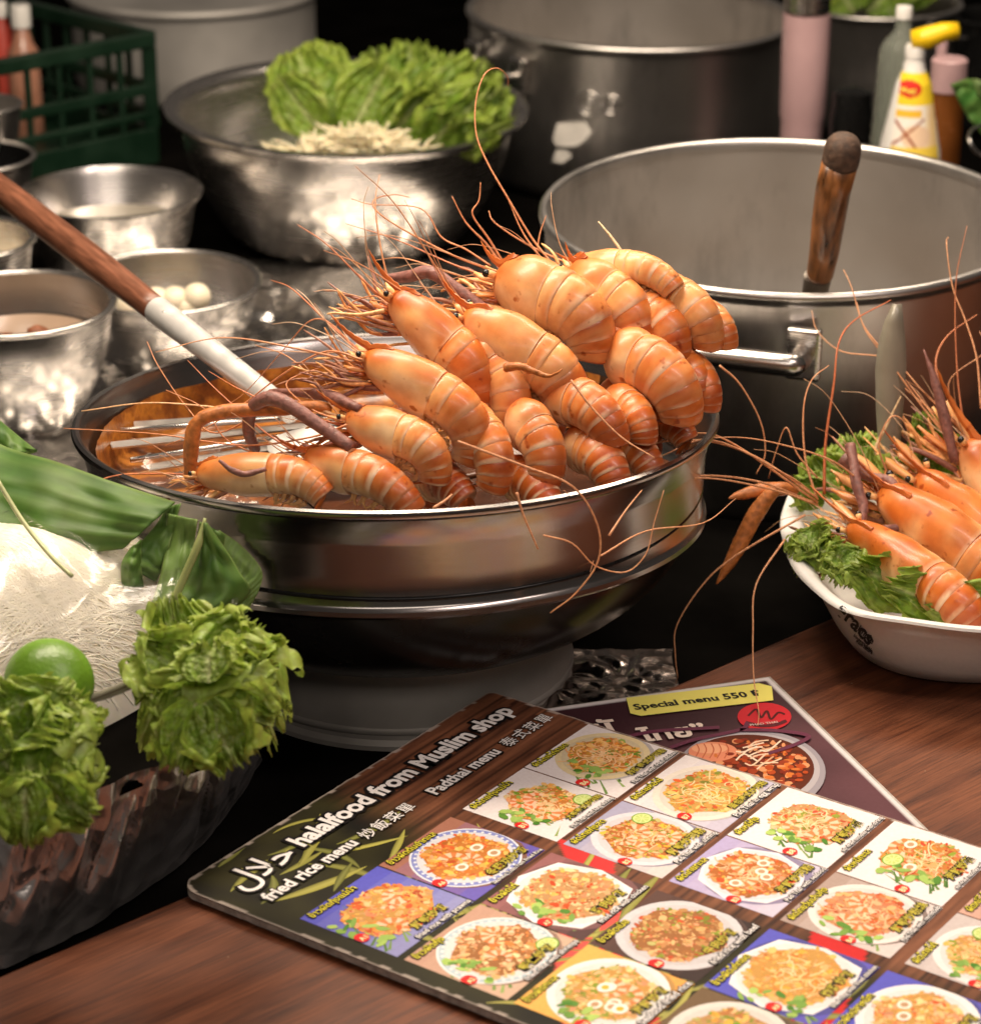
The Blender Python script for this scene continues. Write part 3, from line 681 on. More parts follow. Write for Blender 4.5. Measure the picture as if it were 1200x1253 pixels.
        # antennal scales and face pieces
        if scales:
            b = MB()
            for sgn in (-1, 1):
                for (up_, out_, L_, W_, cc) in ((.12, .30, .62, .17, mix(PALE, ORA, .35)), (-.20, .42, .58, .16, mix(PALE, ORA, .7)), (-.45, .22, .45, .13, mix(ORA, DEEP, .3))):
                    q0 = pA + d * rw * .25 + S * sgn * rw * out_ * .8 + D * rw * up_; dd = (-d + S * sgn * .12 + D * (.05 - .3 * (up_ < -.1))).normalized(); sd = dd.cross(D).normalized(); vv = []
                    for i in range(8):
                        t = i / 7; ww = rw * W_ * (math.sin(math.pi * min(1, .15 + .5 * t)) if t < .7 else math.sin(math.pi * .5) * (1 - (t - .7) / .3) + .02)
                        for s_ in (-1, 0, 1): vv.append(q0 + dd * rw * L_ * 1.35 * sclen * t + sd * ww * s_ + D * rw * (.07 if s_ == 0 else 0))
                    ff = []
                    for i in range(7):
                        for s_ in range(2): q = i * 3 + s_; ff.append((q, q + 1, q + 4, q + 3))
                    b.add(vv, ff, cc)
            o = b.build('antennal_scales', M['shell'], root); sm = o.modifiers.new('thick', 'SOLIDIFY'); sm.thickness = rw * .06
        # walking legs
        for li in range(int(legs * 2.1)):
            sgn = 1 if li % 2 else -1; x = Lc * rnd.uniform(-.02, .45); L_ = rw * rnd.uniform(1.3, 2.6)
            q0 = pA + d * x - D * rw * .55 + S * sgn * rw * .35
            dr = (-d * rnd.uniform(.5, 1.0) - D * rnd.uniform(-.05, .8) + S * sgn * rnd.uniform(-.1, .5)).normalized()
            q1 = q0 + dr * L_ * .5; dr2 = (dr * .6 - d * .5 + D * rnd.uniform(-.6, .7) + S * rnd.uniform(-.4, .4)).normalized(); q2 = q1 + dr2 * L_ * .35; q3 = q2 + (dr2 - D * rnd.uniform(-.3, .7)).normalized() * L_ * .3
            rr = rw * rnd.uniform(.045, .11); cc = rnd.choice([mix(PALE, ORA, .5), (.42, .20, .12), (.28, .12, .09), PALE])
            v, f = tube(catmull([q0, q1, q2, q3], 4), [rr] * 4 + [rr * .85] * 4 + [rr * .6] * 4 + [rr * .2], 6); mk('walking_leg', v, f, M['leg'], root, cols=[cc] * len(v))
        # small feelers and hairs
        hb = MB()
        for hi in range(hair):
            q0 = pA + D * rw * rnd.uniform(-.4, .35) + S * rw * rnd.uniform(-.4, .4); L_ = rw * rnd.uniform(1.6, 4)
            dr = (-d + D * rnd.uniform(-.5, .7) + S * rnd.uniform(-.6, .6)).normalized(); dr2 = (dr + D * rnd.uniform(-.6, .9) + S * rnd.uniform(-.7, .7)).normalized()
            v, f = tube(catmull([q0, q0 + dr * L_ * .4, q0 + dr * L_ * .6 + dr2 * L_ * .3, q0 + dr * L_ * .6 + dr2 * L_ * .6 + Vector((0, 0, -.1 * L_))], 5), [.00055 * (1 - .045 * k) for k in range(16)], 5); hb.add(v, f, rnd.choice([(.62, .36, .20), (.50, .24, .12), (.70, .48, .31)]))
        hb.build('whiskers', M['leg'], root)
        for fi in range(nfeel):
            sgn = 1 if fi % 2 else -1; q0 = pA + S * sgn * rw * .3 - D * rw * .05; L_ = rw * rnd.uniform(4, 8)
            dr = (-d + D * rnd.uniform(-.2, .7) + S * sgn * rnd.uniform(0, .5)).normalized(); dr2 = (dr + D * rnd.uniform(-.8, .8) + S * rnd.uniform(-.8, .8)).normalized()
            v, f = tube(catmull([q0, q0 + dr * L_ * .3, q0 + dr * L_ * .55 + dr2 * L_ * .12, q0 + dr * L_ * .6 + dr2 * L_ * .4 + Vector((0, 0, -.08 * L_))], 7), [.0010 * (1 - .036 * k) for k in range(22)], 5)
            cc = rnd.choice([(.66, .30, .14), (.58, .20, .09)]); mk('antenna', v, f, M['leg'], root, cols=[cc] * len(v))
    for cl in claws:
        pts, rad, key = cl; kk = catmull(pts, 5); n_ = len(kk)
        rl = [np.interp(i / (n_ - 1) * (len(rad) - 1), range(len(rad)), rad) for i in range(n_)]
        v, f = tube(kk, rl, 10); v = [Vector(q) + Vector((nz(q, 300), nz(q, 310), nz(q, 290))) * .0006 for q in v]; mk('claw_arm', v, f, M[key], root)
    for ft in feelers:
        pts, r0 = ft[0], ft[1]; cc = ft[2] if len(ft) > 2 else (.62, .25, .11)
        kk = catmull(pts, 6); v, f = tube(kk, [r0 * (1 - .7 * i / len(kk)) for i in range(len(kk))], 5); mk('antenna', v, f, M['leg'], root, cols=[cc] * len(v))
    return root
def path(pts, Y0, Y1, bow=0):   # a traced curve laid between two distances
    n = len(pts); return [Q(x, y, Y0 + (Y1 - Y0) * i / (n - 1) + bow * math.sin(math.pi * i / (n - 1))) for i, (x, y) in enumerate(pts)]
GP = 'cooked prawns piled in the steel pan'
def Ysurf(y): return 1.735 + (600 - y) / 280 * .21
def pp_(A, J, T, w, label, lift=0, **k):
    YJ = Ysurf((J[1] + T[1]) / 2) - lift + .012; YA = YJ + .02
    chord = math.hypot(T[0] - J[0], T[1] - J[1])
    k.setdefault('lab', max(.95, chord / (w * WK) * 1.08))
    return prawn(A, J, YA, YJ, w, label, group=GP, **k)
BR = (.66, .30, .14)
# top tier
pp_((478, 366), (548, 424), (590, 505), 64, 'prawn with upright rostrum at the upper left of the pile, foreground of its row', .035, seed=1, red=.62, roll=30, bend=95, legs=12, feelers=[
    (path([(475, 372), (455, 362), (420, 380), (400, 440)], 1.8, 1.85), .0007), (path([(470, 380), (440, 385), (410, 383), (400, 384)], 1.8, 1.8), .0018, (.75, .45, .2))])
pp_((566, 392), (652, 440), (690, 510), 76, 'long pale prawn to the right of the one with upright rostrum', .025, seed=2, red=.12, roll=35, bend=95, rost=.45, legs=9, claws=[
    (path([(600, 385), (560, 355), (527, 333), (500, 338), (472, 341)], 1.86, 1.90), (.0048, .0050, .0052, .0048, .0035), 'claw')])
pp_((608, 345), (672, 366), (706, 445), 84, 'big pale prawn at the top of the pile, its swimmerets showing', .03, seed=3, red=.15, roll=22, bend=95, legs=14, rost=.42, feelers=[
    (path([(600, 330), (560, 315), (510, 290), (465, 262), (457, 245), (480, 238), (502, 241)], 1.93, 1.98), .0010), (path([(600, 325), (570, 305), (540, 290), (515, 255), (455, 250), (430, 243)], 1.93, 1.98), .0009),
    (path([(612, 322), (595, 298), (570, 272), (553, 240)], 1.94, 1.96), .0013), (path([(615, 320), (598, 292), (578, 262), (586, 245), (588, 223)], 1.94, 1.96), .0012)])
pp_((696, 336), (742, 362), (782, 428), 70, 'pale orange prawn behind the big pale one at the top', .02, seed=4, red=.25, roll=30, bend=100, rost=.3, nfeel=0, hair=3, feelers=[
    (path([(675, 322), (650, 290), (620, 240), (597, 200), (583, 165), (582, 125), (592, 92), (607, 83), (620, 92), (622, 105)], 1.97, 2.1), .0010), (path([(720, 325), (685, 318), (640, 296), (605, 272), (598, 258)], 1.97, 2.0), .0012), (path([(665, 320), (640, 285), (622, 245)], 1.97, 2.0), .0010), (path([(656, 318), (660, 288), (668, 264)], 1.98, 2.0), .0009)])
pp_((700, 330), (760, 328), (810, 345), 44, 'small whitish prawn lying across the very top of the pile', .05, seed=5, red=-.1, roll=15, bend=60, lab=1.6, rost=.3, nfeel=0, hair=2, legs=3, taper=.8, feelers=[(path([(765, 315), (748, 290), (732, 271)], 1.95, 1.97), .0016, (.8, .6, .36))])
pp_((750, 372), (790, 385), (820, 440), 60, 'orange prawn third from the right in the top row', .01, seed=6, red=.4, head=False, roll=25, bend=100)
pp_((790, 352), (826, 366), (862, 428), 58, 'pale prawn second from the right in the top row', .012, seed=7, red=.05, head=False, roll=30, bend=95)
pp_((835, 378), (862, 388), (888, 428), 46, 'small pale prawn at the far right end of the top row', .0, seed=8, red=.15, head=False, roll=30, bend=90)
# second tier
pp_((446, 440), (533, 485), (562, 570), 66, 'long prawn with a cream cheek in the second row at the left', .045, seed=9, red=.42, roll=28, bend=98, legs=14, feelers=[
    (path([(443, 440), (400, 430), (350, 455), (290, 500), (240, 530), (202, 545)], 1.76, 1.84), .0009), (path([(446, 445), (410, 400), (380, 392), (345, 430), (300, 480), (270, 500)], 1.78, 1.86), .0007)])
pp_((580, 410), (606, 448), (636, 530), 62, 'pale curled prawn between the two long pale ones, a broken claw tip on it', .015, seed=10, red=.15, head=False, roll=35, bend=92, claws=[
    (path([(618, 450), (635, 448), (655, 455), (672, 460), (688, 452)], 1.76, 1.74), (.0034, .0030, .0022, .0014, .0006), 'claw_orange')])
pp_((715, 408), (738, 410), (762, 462), 56, 'deep orange prawn wedged under the top row, right of the big pale one', -.005, seed=11, red=.55, head=False, roll=30, bend=98)
pp_((745, 430), (785, 446), (830, 515), 78, 'large orange prawn at the right end of the second row', .0, seed=12, red=.32, head=False, roll=35, bend=95)
pp_((815, 436), (842, 452), (860, 505), 48, 'reddish prawn in the shadow by the right rim', -.03, seed=13, red=.6, head=False, roll=30, bend=90)
pp_((800, 430), (832, 448), (848, 490), 50, 'dark orange prawn tucked between the large one and the right rim', -.02, seed=14, red=.55, head=False, roll=30, bend=90)
# third tier
pp_((425, 516), (492, 535), (528, 592), 58, 'pinkish pale prawn in the third row, its swimmerets showing', .045, seed=15, red=.2, roll=25, bend=100, legs=12, claws=[
    (path([(430, 548), (390, 520), (338, 488), (310, 498), (304, 525), (312, 550)], 1.72, 1.78), (.0048, .0052, .0056, .0050, .0045, .0040), 'claw'), (path([(440, 500), (410, 487), (378, 481), (330, 479)], 1.74, 1.80), (.003, .0048, .0040, .0018), 'claw'), (path([(405, 500), (385, 497), (350, 500), (280, 503), (243, 515), (234, 545), (233, 585)], 1.76, 1.75), (.0035, .0040, .0050, .0056, .0050, .0060, .0045), 'claw_orange')], feelers=[
    (path([(424, 520), (380, 535), (300, 545), (200, 532), (150, 528), (78, 524)], 1.73, 1.80), .0009), (path([(420, 512), (370, 495), (330, 500), (300, 505), (260, 498), (180, 493), (100, 503)], 1.75, 1.84), .0014, (.75, .45, .24)),
    (path([(418, 515), (380, 500), (350, 470), (385, 452), (440, 438)], 1.74, 1.80), .0008), (path([(415, 520), (340, 500), (265, 530), (230, 500), (195, 450), (180, 418)], 1.75, 1.86), .0009), (path([(420, 522), (350, 560), (280, 540), (250, 500), (203, 477)], 1.75, 1.8), .0009)])
pp_((560, 505), (585, 530), (612, 595), 60, 'glossy orange prawn standing on the front rim, left of centre', .02, seed=16, red=.45, head=False, roll=35, bend=92)
pp_((628, 500), (652, 530), (690, 585), 60, 'glossy orange prawn on the front rim with one wide pale band', .015, seed=17, red=.55, head=False, roll=35, bend=92)
pp_((668, 478), (705, 492), (754, 540), 64, 'dark orange prawn lying flatter under the large right one', .012, seed=18, red=.6, head=False, roll=35, bend=80)
pp_((745, 485), (768, 500), (786, 545), 48, 'narrow orange prawn squeezed beside the flatter dark one', -.005, seed=19, red=.5, head=False, roll=35, bend=85)
# bottom row
pp_((376, 566), (432, 578), (500, 603), 58, 'short thick orange prawn low on the front rim behind the leftmost one', .035, seed=20, red=.45, roll=32, bend=62, lab=1.5, legs=8, rost=.75, nfeel=1)
pp_((243, 584), (335, 582), (392, 602), 52, 'leftmost prawn of the pan, a dark curved feeler across its cheek', .03, seed=21, red=.22, roll=18, bend=60, lab=1.25, legs=6, rost=.18, nfeel=1, claws=[
    (path([(268, 563), (282, 574), (300, 580), (325, 574)], 1.705, 1.70), (.0009, .0022, .0024, .0018), 'claw')])
pp_((515, 585), (535, 588), (565, 608), 56, 'small red prawn sunk low between two bigger ones on the front rim', -.01, seed=22, red=.75, head=False, roll=35, bend=60)
pp_((622, 582), (642, 590), (668, 606), 58, 'small dark red prawn barely above the front rim', -.01, seed=23, red=.8, head=False, roll=35, bend=60)
pp_((700, 540), (722, 552), (752, 582), 62, 'shaded prawn low in the pan under the dark flatter one', -.015, seed=24, red=.7, head=False, roll=35, bend=70)
pp_((735, 530), (765, 545), (792, 556), 54, 'shaded orange prawn low at the right, beside the rim', -.03, seed=25, red=.65, head=False, roll=35, bend=60)
pp_((775, 505), (808, 514), (836, 530), 46, 'low orange prawn touching the right rim of the pan', -.05, seed=26, red=.5, head=False, roll=30, bend=60)
pp_((640, 420), (660, 470), (700, 530), 62, 'shaded prawn deep in the middle of the pile under the pale ones', -.05, seed=27, red=.7, head=False, roll=35, bend=70)
pp_((480, 500), (520, 560), (560, 590), 60, 'shaded prawn deep in the left of the pile under the second row', -.05, seed=28, red=.7, head=False, roll=35, bend=70)
pp_((740, 470), (770, 510), (800, 545), 60, 'shaded prawn deep in the right of the pile under the large orange one', -.06, seed=29, red=.7, head=False, roll=35, bend=70)

# ------------------------------------------------------------------ white pulp bowl of prawns on the table
TC = Vector((.395, 1.952, 0))
def sup(a, b, n, th):
    c, s = math.cos(th), math.sin(th); return (a * math.copysign(abs(c) ** (2 / n), c), b * math.copysign(abs(s) ** (2 / n), s))
tray = thing('takeaway_bowl', TC, 'white pulp takeaway bowl with black lettering, heaped with prawns and lettuce', 'bowl')
prof = [(.0, .0), (.66, .0), (.72, .003), (.78, .016), (.84, .034), (.88, .050), (.90, .054), (.905, .060), (.955, .0655), (.985, .0675), (1.0, .066), (1.004, .062), (1.0, .0605), (1.004, .064), (.985, .0690), (.95, .0672), (.895, .062), (.86, .050), (.80, .032), (.72, .012), (.66, .006), (0, .006)]
prof = prof[:9] + [(.985, .0672), (1.0, .0660), (1.006, .0668), (1.002, .0690), (.985, .0700), (.95, .0688)] + prof[16:]
v = []; f = []; n = 128
for r_, z in prof:
    for k in range(n):
        th = 2 * math.pi * k / n; x, y = sup(.154 * r_, .186 * r_, 3.0, th)
        if r_ > .9: x *= 1 + .012 * math.cos(8 * th); y *= 1 + .012 * math.cos(8 * th)
        v.append((x, y, z + (.006 * r_ ** 6 * math.cos(2 * th - R(140)) if r_ > .6 else 0)))
for i in range(len(prof) - 1):
    for k in range(n): f.append((i * n + k, i * n + (k + 1) % n, (i + 1) * n + (k + 1) % n, (i + 1) * n + k))
trayo = mk('bowl_shell', v, f, M['paper_bowl'], tray, local=True, sharp=60)
tray_bvh = BVHTree.FromPolygons([Vector(p) + TC for p in v], f)

def text_mesh(s, size=1.0, bold=0.0, shear=0, space=1.0, align='LEFT', res=2):
    cu = bpy.data.curves.new('t', 'FONT'); cu.body = s; cu.size = size; cu.offset = bold; cu.shear = shear; cu.space_character = space; cu.align_x = align; cu.resolution_u = res
    o = bpy.data.objects.new('t', cu); col.objects.link(o); bpy.context.view_layer.update()
    dg = bpy.context.evaluated_depsgraph_get(); me = o.evaluated_get(dg).to_mesh()
    v = [tuple(p.co) for p in me.vertices]; f = [tuple(p.vertices) for p in me.polygons]
    o.evaluated_get(dg).to_mesh_clear(); bpy.data.objects.remove(o); bpy.data.curves.remove(cu)
    return v, f
def wrap_text(s, size, org, ex, ey, bold=0.0, shear=0, space=1.0):
    """lettering laid on the curved bowl wall: org/ex/ey map text units into the photo frame, then onto the wall"""
    tv, tf = text_mesh(s, size, bold, shear, space); out = []
    for x, y, _z in tv:
        px = org[0] + ex[0] * x + ey[0] * y; py = org[1] + ex[1] * x + ey[1] * y
        d = ray(px, py).normalized(); h = tray_bvh.ray_cast(CAM, d); p = h[0] if h[0] is not None else CAM + d * 2.05
        nn = h[1] if h[1] is not None else -d
        if nn.dot(d) > 0: nn = -nn
        out.append(p + nn * .0004)
    return out, tf
mb = MB()
for s, size, org, ex, ey in (('gracs', 1, (1024, 748), (19, 20.5), (12, -19)), ('simple', 1, (1046, 767), (8.2, 8.2), (5.5, -9)), ('biodegradable', 1, (1044, 778), (4.0, 3.6), (3, -4.6)), ('from nature', 1, (1047, 785), (4.0, 3.2), (3, -4.4))):
    v, f = wrap_text(s, size, org, ex, ey, .03); mb.add(v, f)
mb.build('black_lettering', M['ink'], tray)

# flat blade sticking up
bl = thing('flat_blade', Q(1085, 600, 2.03), 'pale translucent flat blade standing upright among the prawns of the white bowl', 'spatula')
L = [(1094, 372), (1083, 395), (1076, 420), (1072, 450), (1073, 500), (1077, 560), (1080, 610)]; Rr_ = [(1101, 372), (1103, 400), (1106, 430), (1107, 460), (1103, 500), (1098, 560), (1095, 610)]
v = []; f = []
for i in range(len(L)):
    for k in range(5):
        t = k / 4; x = L[i][0] * (1 - t) + Rr_[i][0] * t; y = L[i][1]; v.append(Q(x, y, 2.07 - .006 * math.sin(math.pi * t) - .01 * i / 6))
for i in range(len(L) - 1):
    for k in range(4): q = i * 5 + k; f.append((q, q + 1, q + 6, q + 5))
o = mk('blade', v, f, M['spatula'], bl); sm = o.modifiers.new('thick', 'SOLIDIFY'); sm.thickness = .0018

# ------------------------------------------------------------------ lettuce
LG = (.22, .38, .035); LD = (.050, .13, .010); LY = (.44, .57, .10); LM = (.50, .58, .22)
def leaf(parent, o, d, up, L, W, ruffle, seed, curl=.5, mat='lettuce', nu=64, nv=84, bright=0):
    d = Vector(d).normalized(); up = Vector(up); up = (up - d * up.dot(d)).normalized(); s = d.cross(up)
    v = []; c = []; f = []; sd = Vector((seed * 7.3, seed * 3.1, 0)); W = W * 1.15
    for i in range(nu + 1):
        t = i / nu
        for j in range(nv + 1):
            w = -1 + 2 * j / nv; aw = abs(w)
            width = W * (.14 + .90 * math.sin(math.pi * min(1, .10 + .60 * t)) ** 1.1)
            tt = t * (1 - .22 * aw ** 2.5)
            edge = max(sstep(.35, 1, aw) * min(1, .2 + t * 1.6), sstep(.60, 1, t))
            # position along the leaf's rim, so that the frill runs round it without a break
            arc = (w * (1 - t) * .35 + math.atan2(w * (.55 + t), .35 + t * 1.3) * 1.5) + (t * 1.5 * (1 if w > 0 else -1) * sstep(0, .5, aw))
            n1 = noise.noise(sd + Vector((arc * 2.2, aw + t, 0))); n2 = noise.noise(sd + Vector((arc * 4, t * 2, 3)))
            a = ruffle * 1.15 * edge
            z = a * (1.05 * math.sin(arc * 5.5 + 3 * n1 + seed) + .42 * math.sin(arc * 17 + 4 * n2) * edge + .26 * math.sin(arc * 46 + 5 * n2) * edge ** 3)
            inpl = a * (0.40 * math.cos(arc * 5.5 + 3 * n1 + seed + .6) + .30 * math.cos(arc * 17 + 4 * n2) * edge + .12 * math.cos(arc * 46 + 5 * n2) * edge ** 3)
            z += .07 * W * noise.noise(sd + Vector((t * 8, w * 7, 5))) + .03 * W * noise.noise(sd + Vector((t * 20, w * 18, 5)))
            z -= W * .07 * math.exp(-(w / .09) ** 2)
            cup = .30 * W * w * w; ang = curl * t * t
            fine = .020 * W * edge * noise.noise(sd + Vector((t * 34, w * 34, 8)))
            q = d * (L * tt * math.cos(ang * .7)) - up * (L * tt * math.sin(ang * .9)) + s * (width * w + inpl * w) + up * (z + cup) + d * (inpl * t * .7 + fine)
            v.append(Vector(o) + q)
            g = noise.noise(sd + Vector((t * 3, w * 3, 9))); h = noise.noise(sd + Vector((t * 16, w * 14, 3)))
            cc = mix(LD, LG, .65 + .5 * g + .4 * h); cc = mix(cc, LY, sstep(.45, 1, edge) * .5 + bright + .2 * max(0, h))
            mr = math.exp(-(w / (.05 + .07 * (1 - t))) ** 2)
            cc = mix(cc, (.62, .68, .36), .9 * mr * (1 - t * .7))
            vn = abs(math.sin(w * 4.5 + (1 if w > 0 else -1) * t * 8 + n1)); cc = mix(cc, LM, .65 * sstep(.18, .0, vn) * (1 - .8 * edge))
            c.append(cc)
    for i in range(nu):
        for j in range(nv): q = i * (nv + 1) + j; f.append((q, q + 1, q + nv + 2, q + nv + 1))
    return mk('leaf', v, f, M[mat], parent, cols=c)
def lettuce_clump(px, py, Y, size, nleaf, label, seed, spread=1.0, lean=(0, -.2, .5), Ls=1.0, ruff=.16, bright=0, sx=1.0):
    c = Q(px, py, Y); root = thing('lettuce', c, label, 'lettuce'); rnd = random.Random(seed)
    S_ = size * mpp(c)
    for i in range(nleaf):
        th = 2.39996 * i + rnd.uniform(-.3, .3); zz = 1 - (i + .5) / nleaf * 1.15
        r_ = math.sqrt(max(0, 1 - zz * zz))
        d = Vector((r_ * math.cos(th) * spread * sx, r_ * math.sin(th) * spread - .15, zz)) + Vector(lean) * .6
        up = Vector((-math.cos(th), -math.sin(th), .8)) + Vector((rnd.uniform(-.4, .4), rnd.uniform(-.4, .4), .3))
        o_ = c - Vector(lean) * S_ * .25 + Vector((rnd.uniform(-.1, .1), rnd.uniform(-.1, .1), rnd.uniform(-.1, .05))) * S_
        leaf(root, o_, d, up, S_ * Ls * rnd.uniform(.75, 1.0), S_ * .68 * rnd.uniform(.75, 1.15), S_ * ruff * .62 * rnd.uniform(.8, 1.2), seed * 10 + i, curl=rnd.uniform(.2, 1.1), bright=bright)
    return root
# in the basin: tall leaves leaning on each other
def leaves_px(name_label, Y, specs, seed, bright=0, ruff=.13, cat='lettuce'):
    base = Q(specs[0][0][0], specs[0][0][1], Y); root = thing('lettuce', base, name_label, cat); rnd = random.Random(seed)
    for k, (a, b, w, dy, tw) in enumerate(specs):
        p0 = Q(*a, Y + dy); p1 = Q(*b, Y + dy + tw); d = p1 - p0; L_ = d.length
        up = Vector((rnd.uniform(-.25, .25), -1, .35))
        leaf(root, p0, d, up, L_ * 1.0, w * mpp(p0) * .9, w * mpp(p0) * ruff * 1.3, seed * 13 + k, curl=rnd.uniform(-.1, .35), bright=bright + rnd.uniform(-.08, .08))
    return root
leaves_px('broad lettuce leaves standing at the left of the steel basin', 3.10, [((392, 160), (362, 52), 48, 0, .05), ((385, 158), (404, 45), 44, .03, .05), ((395, 165), (340, 95), 32, -.02, 0), ((400, 165), (450, 75), 42, .0, .04), ((430, 160), (475, 78), 40, -.02, .02)], 5, bright=.12, ruff=.11)
leaves_px('frilly lettuce heap standing at the right of the steel basin', 3.14, [((500, 170), (505, 44), 48, .02, .05), ((480, 165), (462, 62), 34, .05, .05), ((520, 165), (550, 62), 46, .03, .03), ((540, 170), (592, 75), 44, .02, .03), ((550, 175), (612, 105), 40, -.02, 0), ((545, 178), (618, 140), 34, -.05, -.02), ((510, 170), (545, 100), 42, -.04, -.02), ((480, 165), (525, 105), 36, -.05, -.02), ((535, 180), (580, 120), 38, -.07, -.03), ((530, 178), (560, 135), 34, -.09, -.03), ((545, 182), (605, 155), 24, -.10, -.03)], 6, bright=.02, ruff=.22)
# bean sprouts
c = Q(430, 168, 3.06); rnd = random.Random(4)
mb = MB()
for i in range(420):
    x = rnd.gauss(432, 46); x = min(534, max(322, x)); y = 186 - (28 * math.exp(-((x - 440) / 60) ** 2)) * rnd.random() - rnd.random() * 3
    p = Q(x, y, 3.02 + rnd.uniform(-.03, .05)); a = rnd.uniform(0, 6.28); L_ = rnd.uniform(.015, .034); dv_ = Vector((math.cos(a), math.sin(a) * .6, rnd.uniform(-.35, .45)))
    pv = Vector((-dv_.y, dv_.x, rnd.uniform(-.5, .5))) * rnd.uniform(-.3, .3)
    vv, ff = tube(catmull([p, p + dv_ * L_ * .5 + pv * L_, p + dv_ * L_], 4), [.0013, .0015, .0016, .0017, .0017, .0016, .0015, .0012, .0008], 5); mb.add(vv, ff)
o = mb.build('bean_sprouts', M['sprout'], None, kind='stuff'); tag(o, 'heap of pale bean sprouts in front of the lettuce in the basin', 'bean sprouts')
mb = MB()
for i in range(9):
    x = 385 + i * 3 + rnd.uniform(-2, 2); p = Q(420 + i * 6, 176, 3.0); dv_ = Vector((rnd.uniform(-.5, .6), 0, 1)); vv, ff = tube(catmull([p, p + dv_ * .012, p + dv_ * .026 + Vector((.004, 0, 0))], 4), .0016, 5); mb.add(vv, ff)
o = mb.build('sprout_tuft', M['sprout'], None, kind='stuff'); tag(o, 'tuft of sprouts sticking up from the sprout heap', 'bean sprouts')
# in the takeaway bowl
lettuce_clump(992, 668, 1.925, 36, 8, 'curly lettuce spilling over the left corner rim of the white bowl', 71, lean=(-.5, -.4, .2), ruff=.26, bright=.16)
lettuce_clump(1035, 692, 1.89, 34, 8, 'curly lettuce on the front rim of the white bowl under the front prawn', 72, lean=(-.2, -.6, .1), ruff=.26, bright=.1)
leaves_px('curly lettuce standing behind the claws at the left of the white bowl', 2.02, [((1050, 600), (1040, 525), 32, .02, .03), ((1060, 600), (1075, 535), 30, .04, .03), ((1030, 610), (990, 560), 26, .01, .02), ((1040, 600), (1010, 545), 26, .03, .03), ((1080, 600), (1110, 565), 24, .02, .0), ((1010, 610), (968, 590), 24, .01, .0), ((1050, 600), (1055, 560), 26, -.01, -.01)], 8, ruff=.26, bright=.14)
leaves_px('small dark curly lettuce behind the right prawns of the white bowl', 2.06, [((1140, 590), (1128, 505), 26, .0, .02), ((1150, 590), (1150, 530), 28, .0, .02), ((1130, 600), (1120, 550), 22, -.01, .0), ((1190, 590), (1195, 540), 24, .0, .0)], 9, ruff=.24, bright=-.05)
leaves_px('lettuce bed under the prawns in the white bowl', 1.98, [((1170, 745), (1090, 718), 34, -.115, -.03), ((1230, 752), (1150, 738), 34, -.125, -.03), ((1120, 730), (1045, 690), 34, -.09, -.02), ((1100, 680), (1040, 640), 40, .0, .0), ((1150, 680), (1100, 650), 40, .0, .0), ((1200, 700), (1150, 660), 40, .0, .0), ((1230, 690), (1180, 640), 40, .0, .0)], 10)
GT = 'cooked prawns heaped in the white takeaway bowl'
F1 = (.70, .34, .17)
def tp(A, J, w, label, YA, YJ, **k): return prawn(A, J, YA, YJ, w * 1.10, label, group=GT, sclen=2.1, **k)
tp((1042, 648), (1142, 716), 60, 'front prawn of the white bowl with long feelers crossing to the pan', 1.93, 1.86, roll=62, bend=60, lab=1.15, seed=41, red=.55, rost=.48, legs=12, hair=9, nfeel=0, claws=[
    (path([(1052, 645), (1056, 620), (1047, 590), (1044, 565), (1040, 545)], 1.93, 1.98), (.0035, .0042, .0045, .0040, .0048), 'claw'), (path([(1060, 650), (1112, 640), (1100, 610), (1088, 588), (1060, 582), (1030, 560)], 1.93, 1.99), (.0030, .0034, .0048, .0040, .0040, .0060), 'claw'),
    (path([(975, 600), (950, 598), (925, 628), (905, 665), (892, 690), (876, 715)], 1.96, 1.93), (.0035, .0052, .0072, .0066, .0052, .0008), 'claw_orange'), (path([(960, 598), (930, 600), (905, 606), (891, 610)], 1.97, 1.95), (.0058, .0062, .0040, .0006), 'claw_orange')], feelers=[
    (path([(1000, 610), (930, 562), (868, 540), (800, 542), (757, 560), (745, 580)], 1.94, 1.80), .0011, F1), (path([(1000, 615), (900, 545), (850, 530), (780, 548), (700, 550), (665, 548)], 1.94, 1.75), .0011, F1),
    (path([(995, 615), (930, 590), (860, 582), (812, 595), (760, 632), (735, 660), (722, 700)], 1.94, 1.72), .0011, F1), (path([(1000, 618), (940, 598), (850, 585), (770, 610), (720, 625), (690, 600)], 1.94, 1.7), .0010, F1),
    (path([(990, 600), (960, 580), (870, 538), (800, 560), (730, 555), (640, 560), (622, 556)], 1.95, 1.75), .0009, F1), (path([(985, 630), (900, 680), (860, 715), (828, 765), (826, 800), (829, 830)], 1.92, 1.90), .0010, F1),
    (path([(960, 660), (925, 715), (921, 770), (922, 830), (928, 870), (927, 888)], 1.92, 1.72), .0009, F1), (path([(1000, 612), (985, 560), (983, 500), (993, 465), (1014, 447)], 1.95, 2.0), .0011, F1),
    (path([(1008, 605), (1010, 540), (1020, 470), (1026, 420), (1045, 392), (1090, 367)], 1.96, 2.05), .0014, (.55, .16, .06)), (path([(1000, 585), (975, 555), (962, 523), (950, 550), (940, 585)], 1.96, 1.98), .0009, F1)])
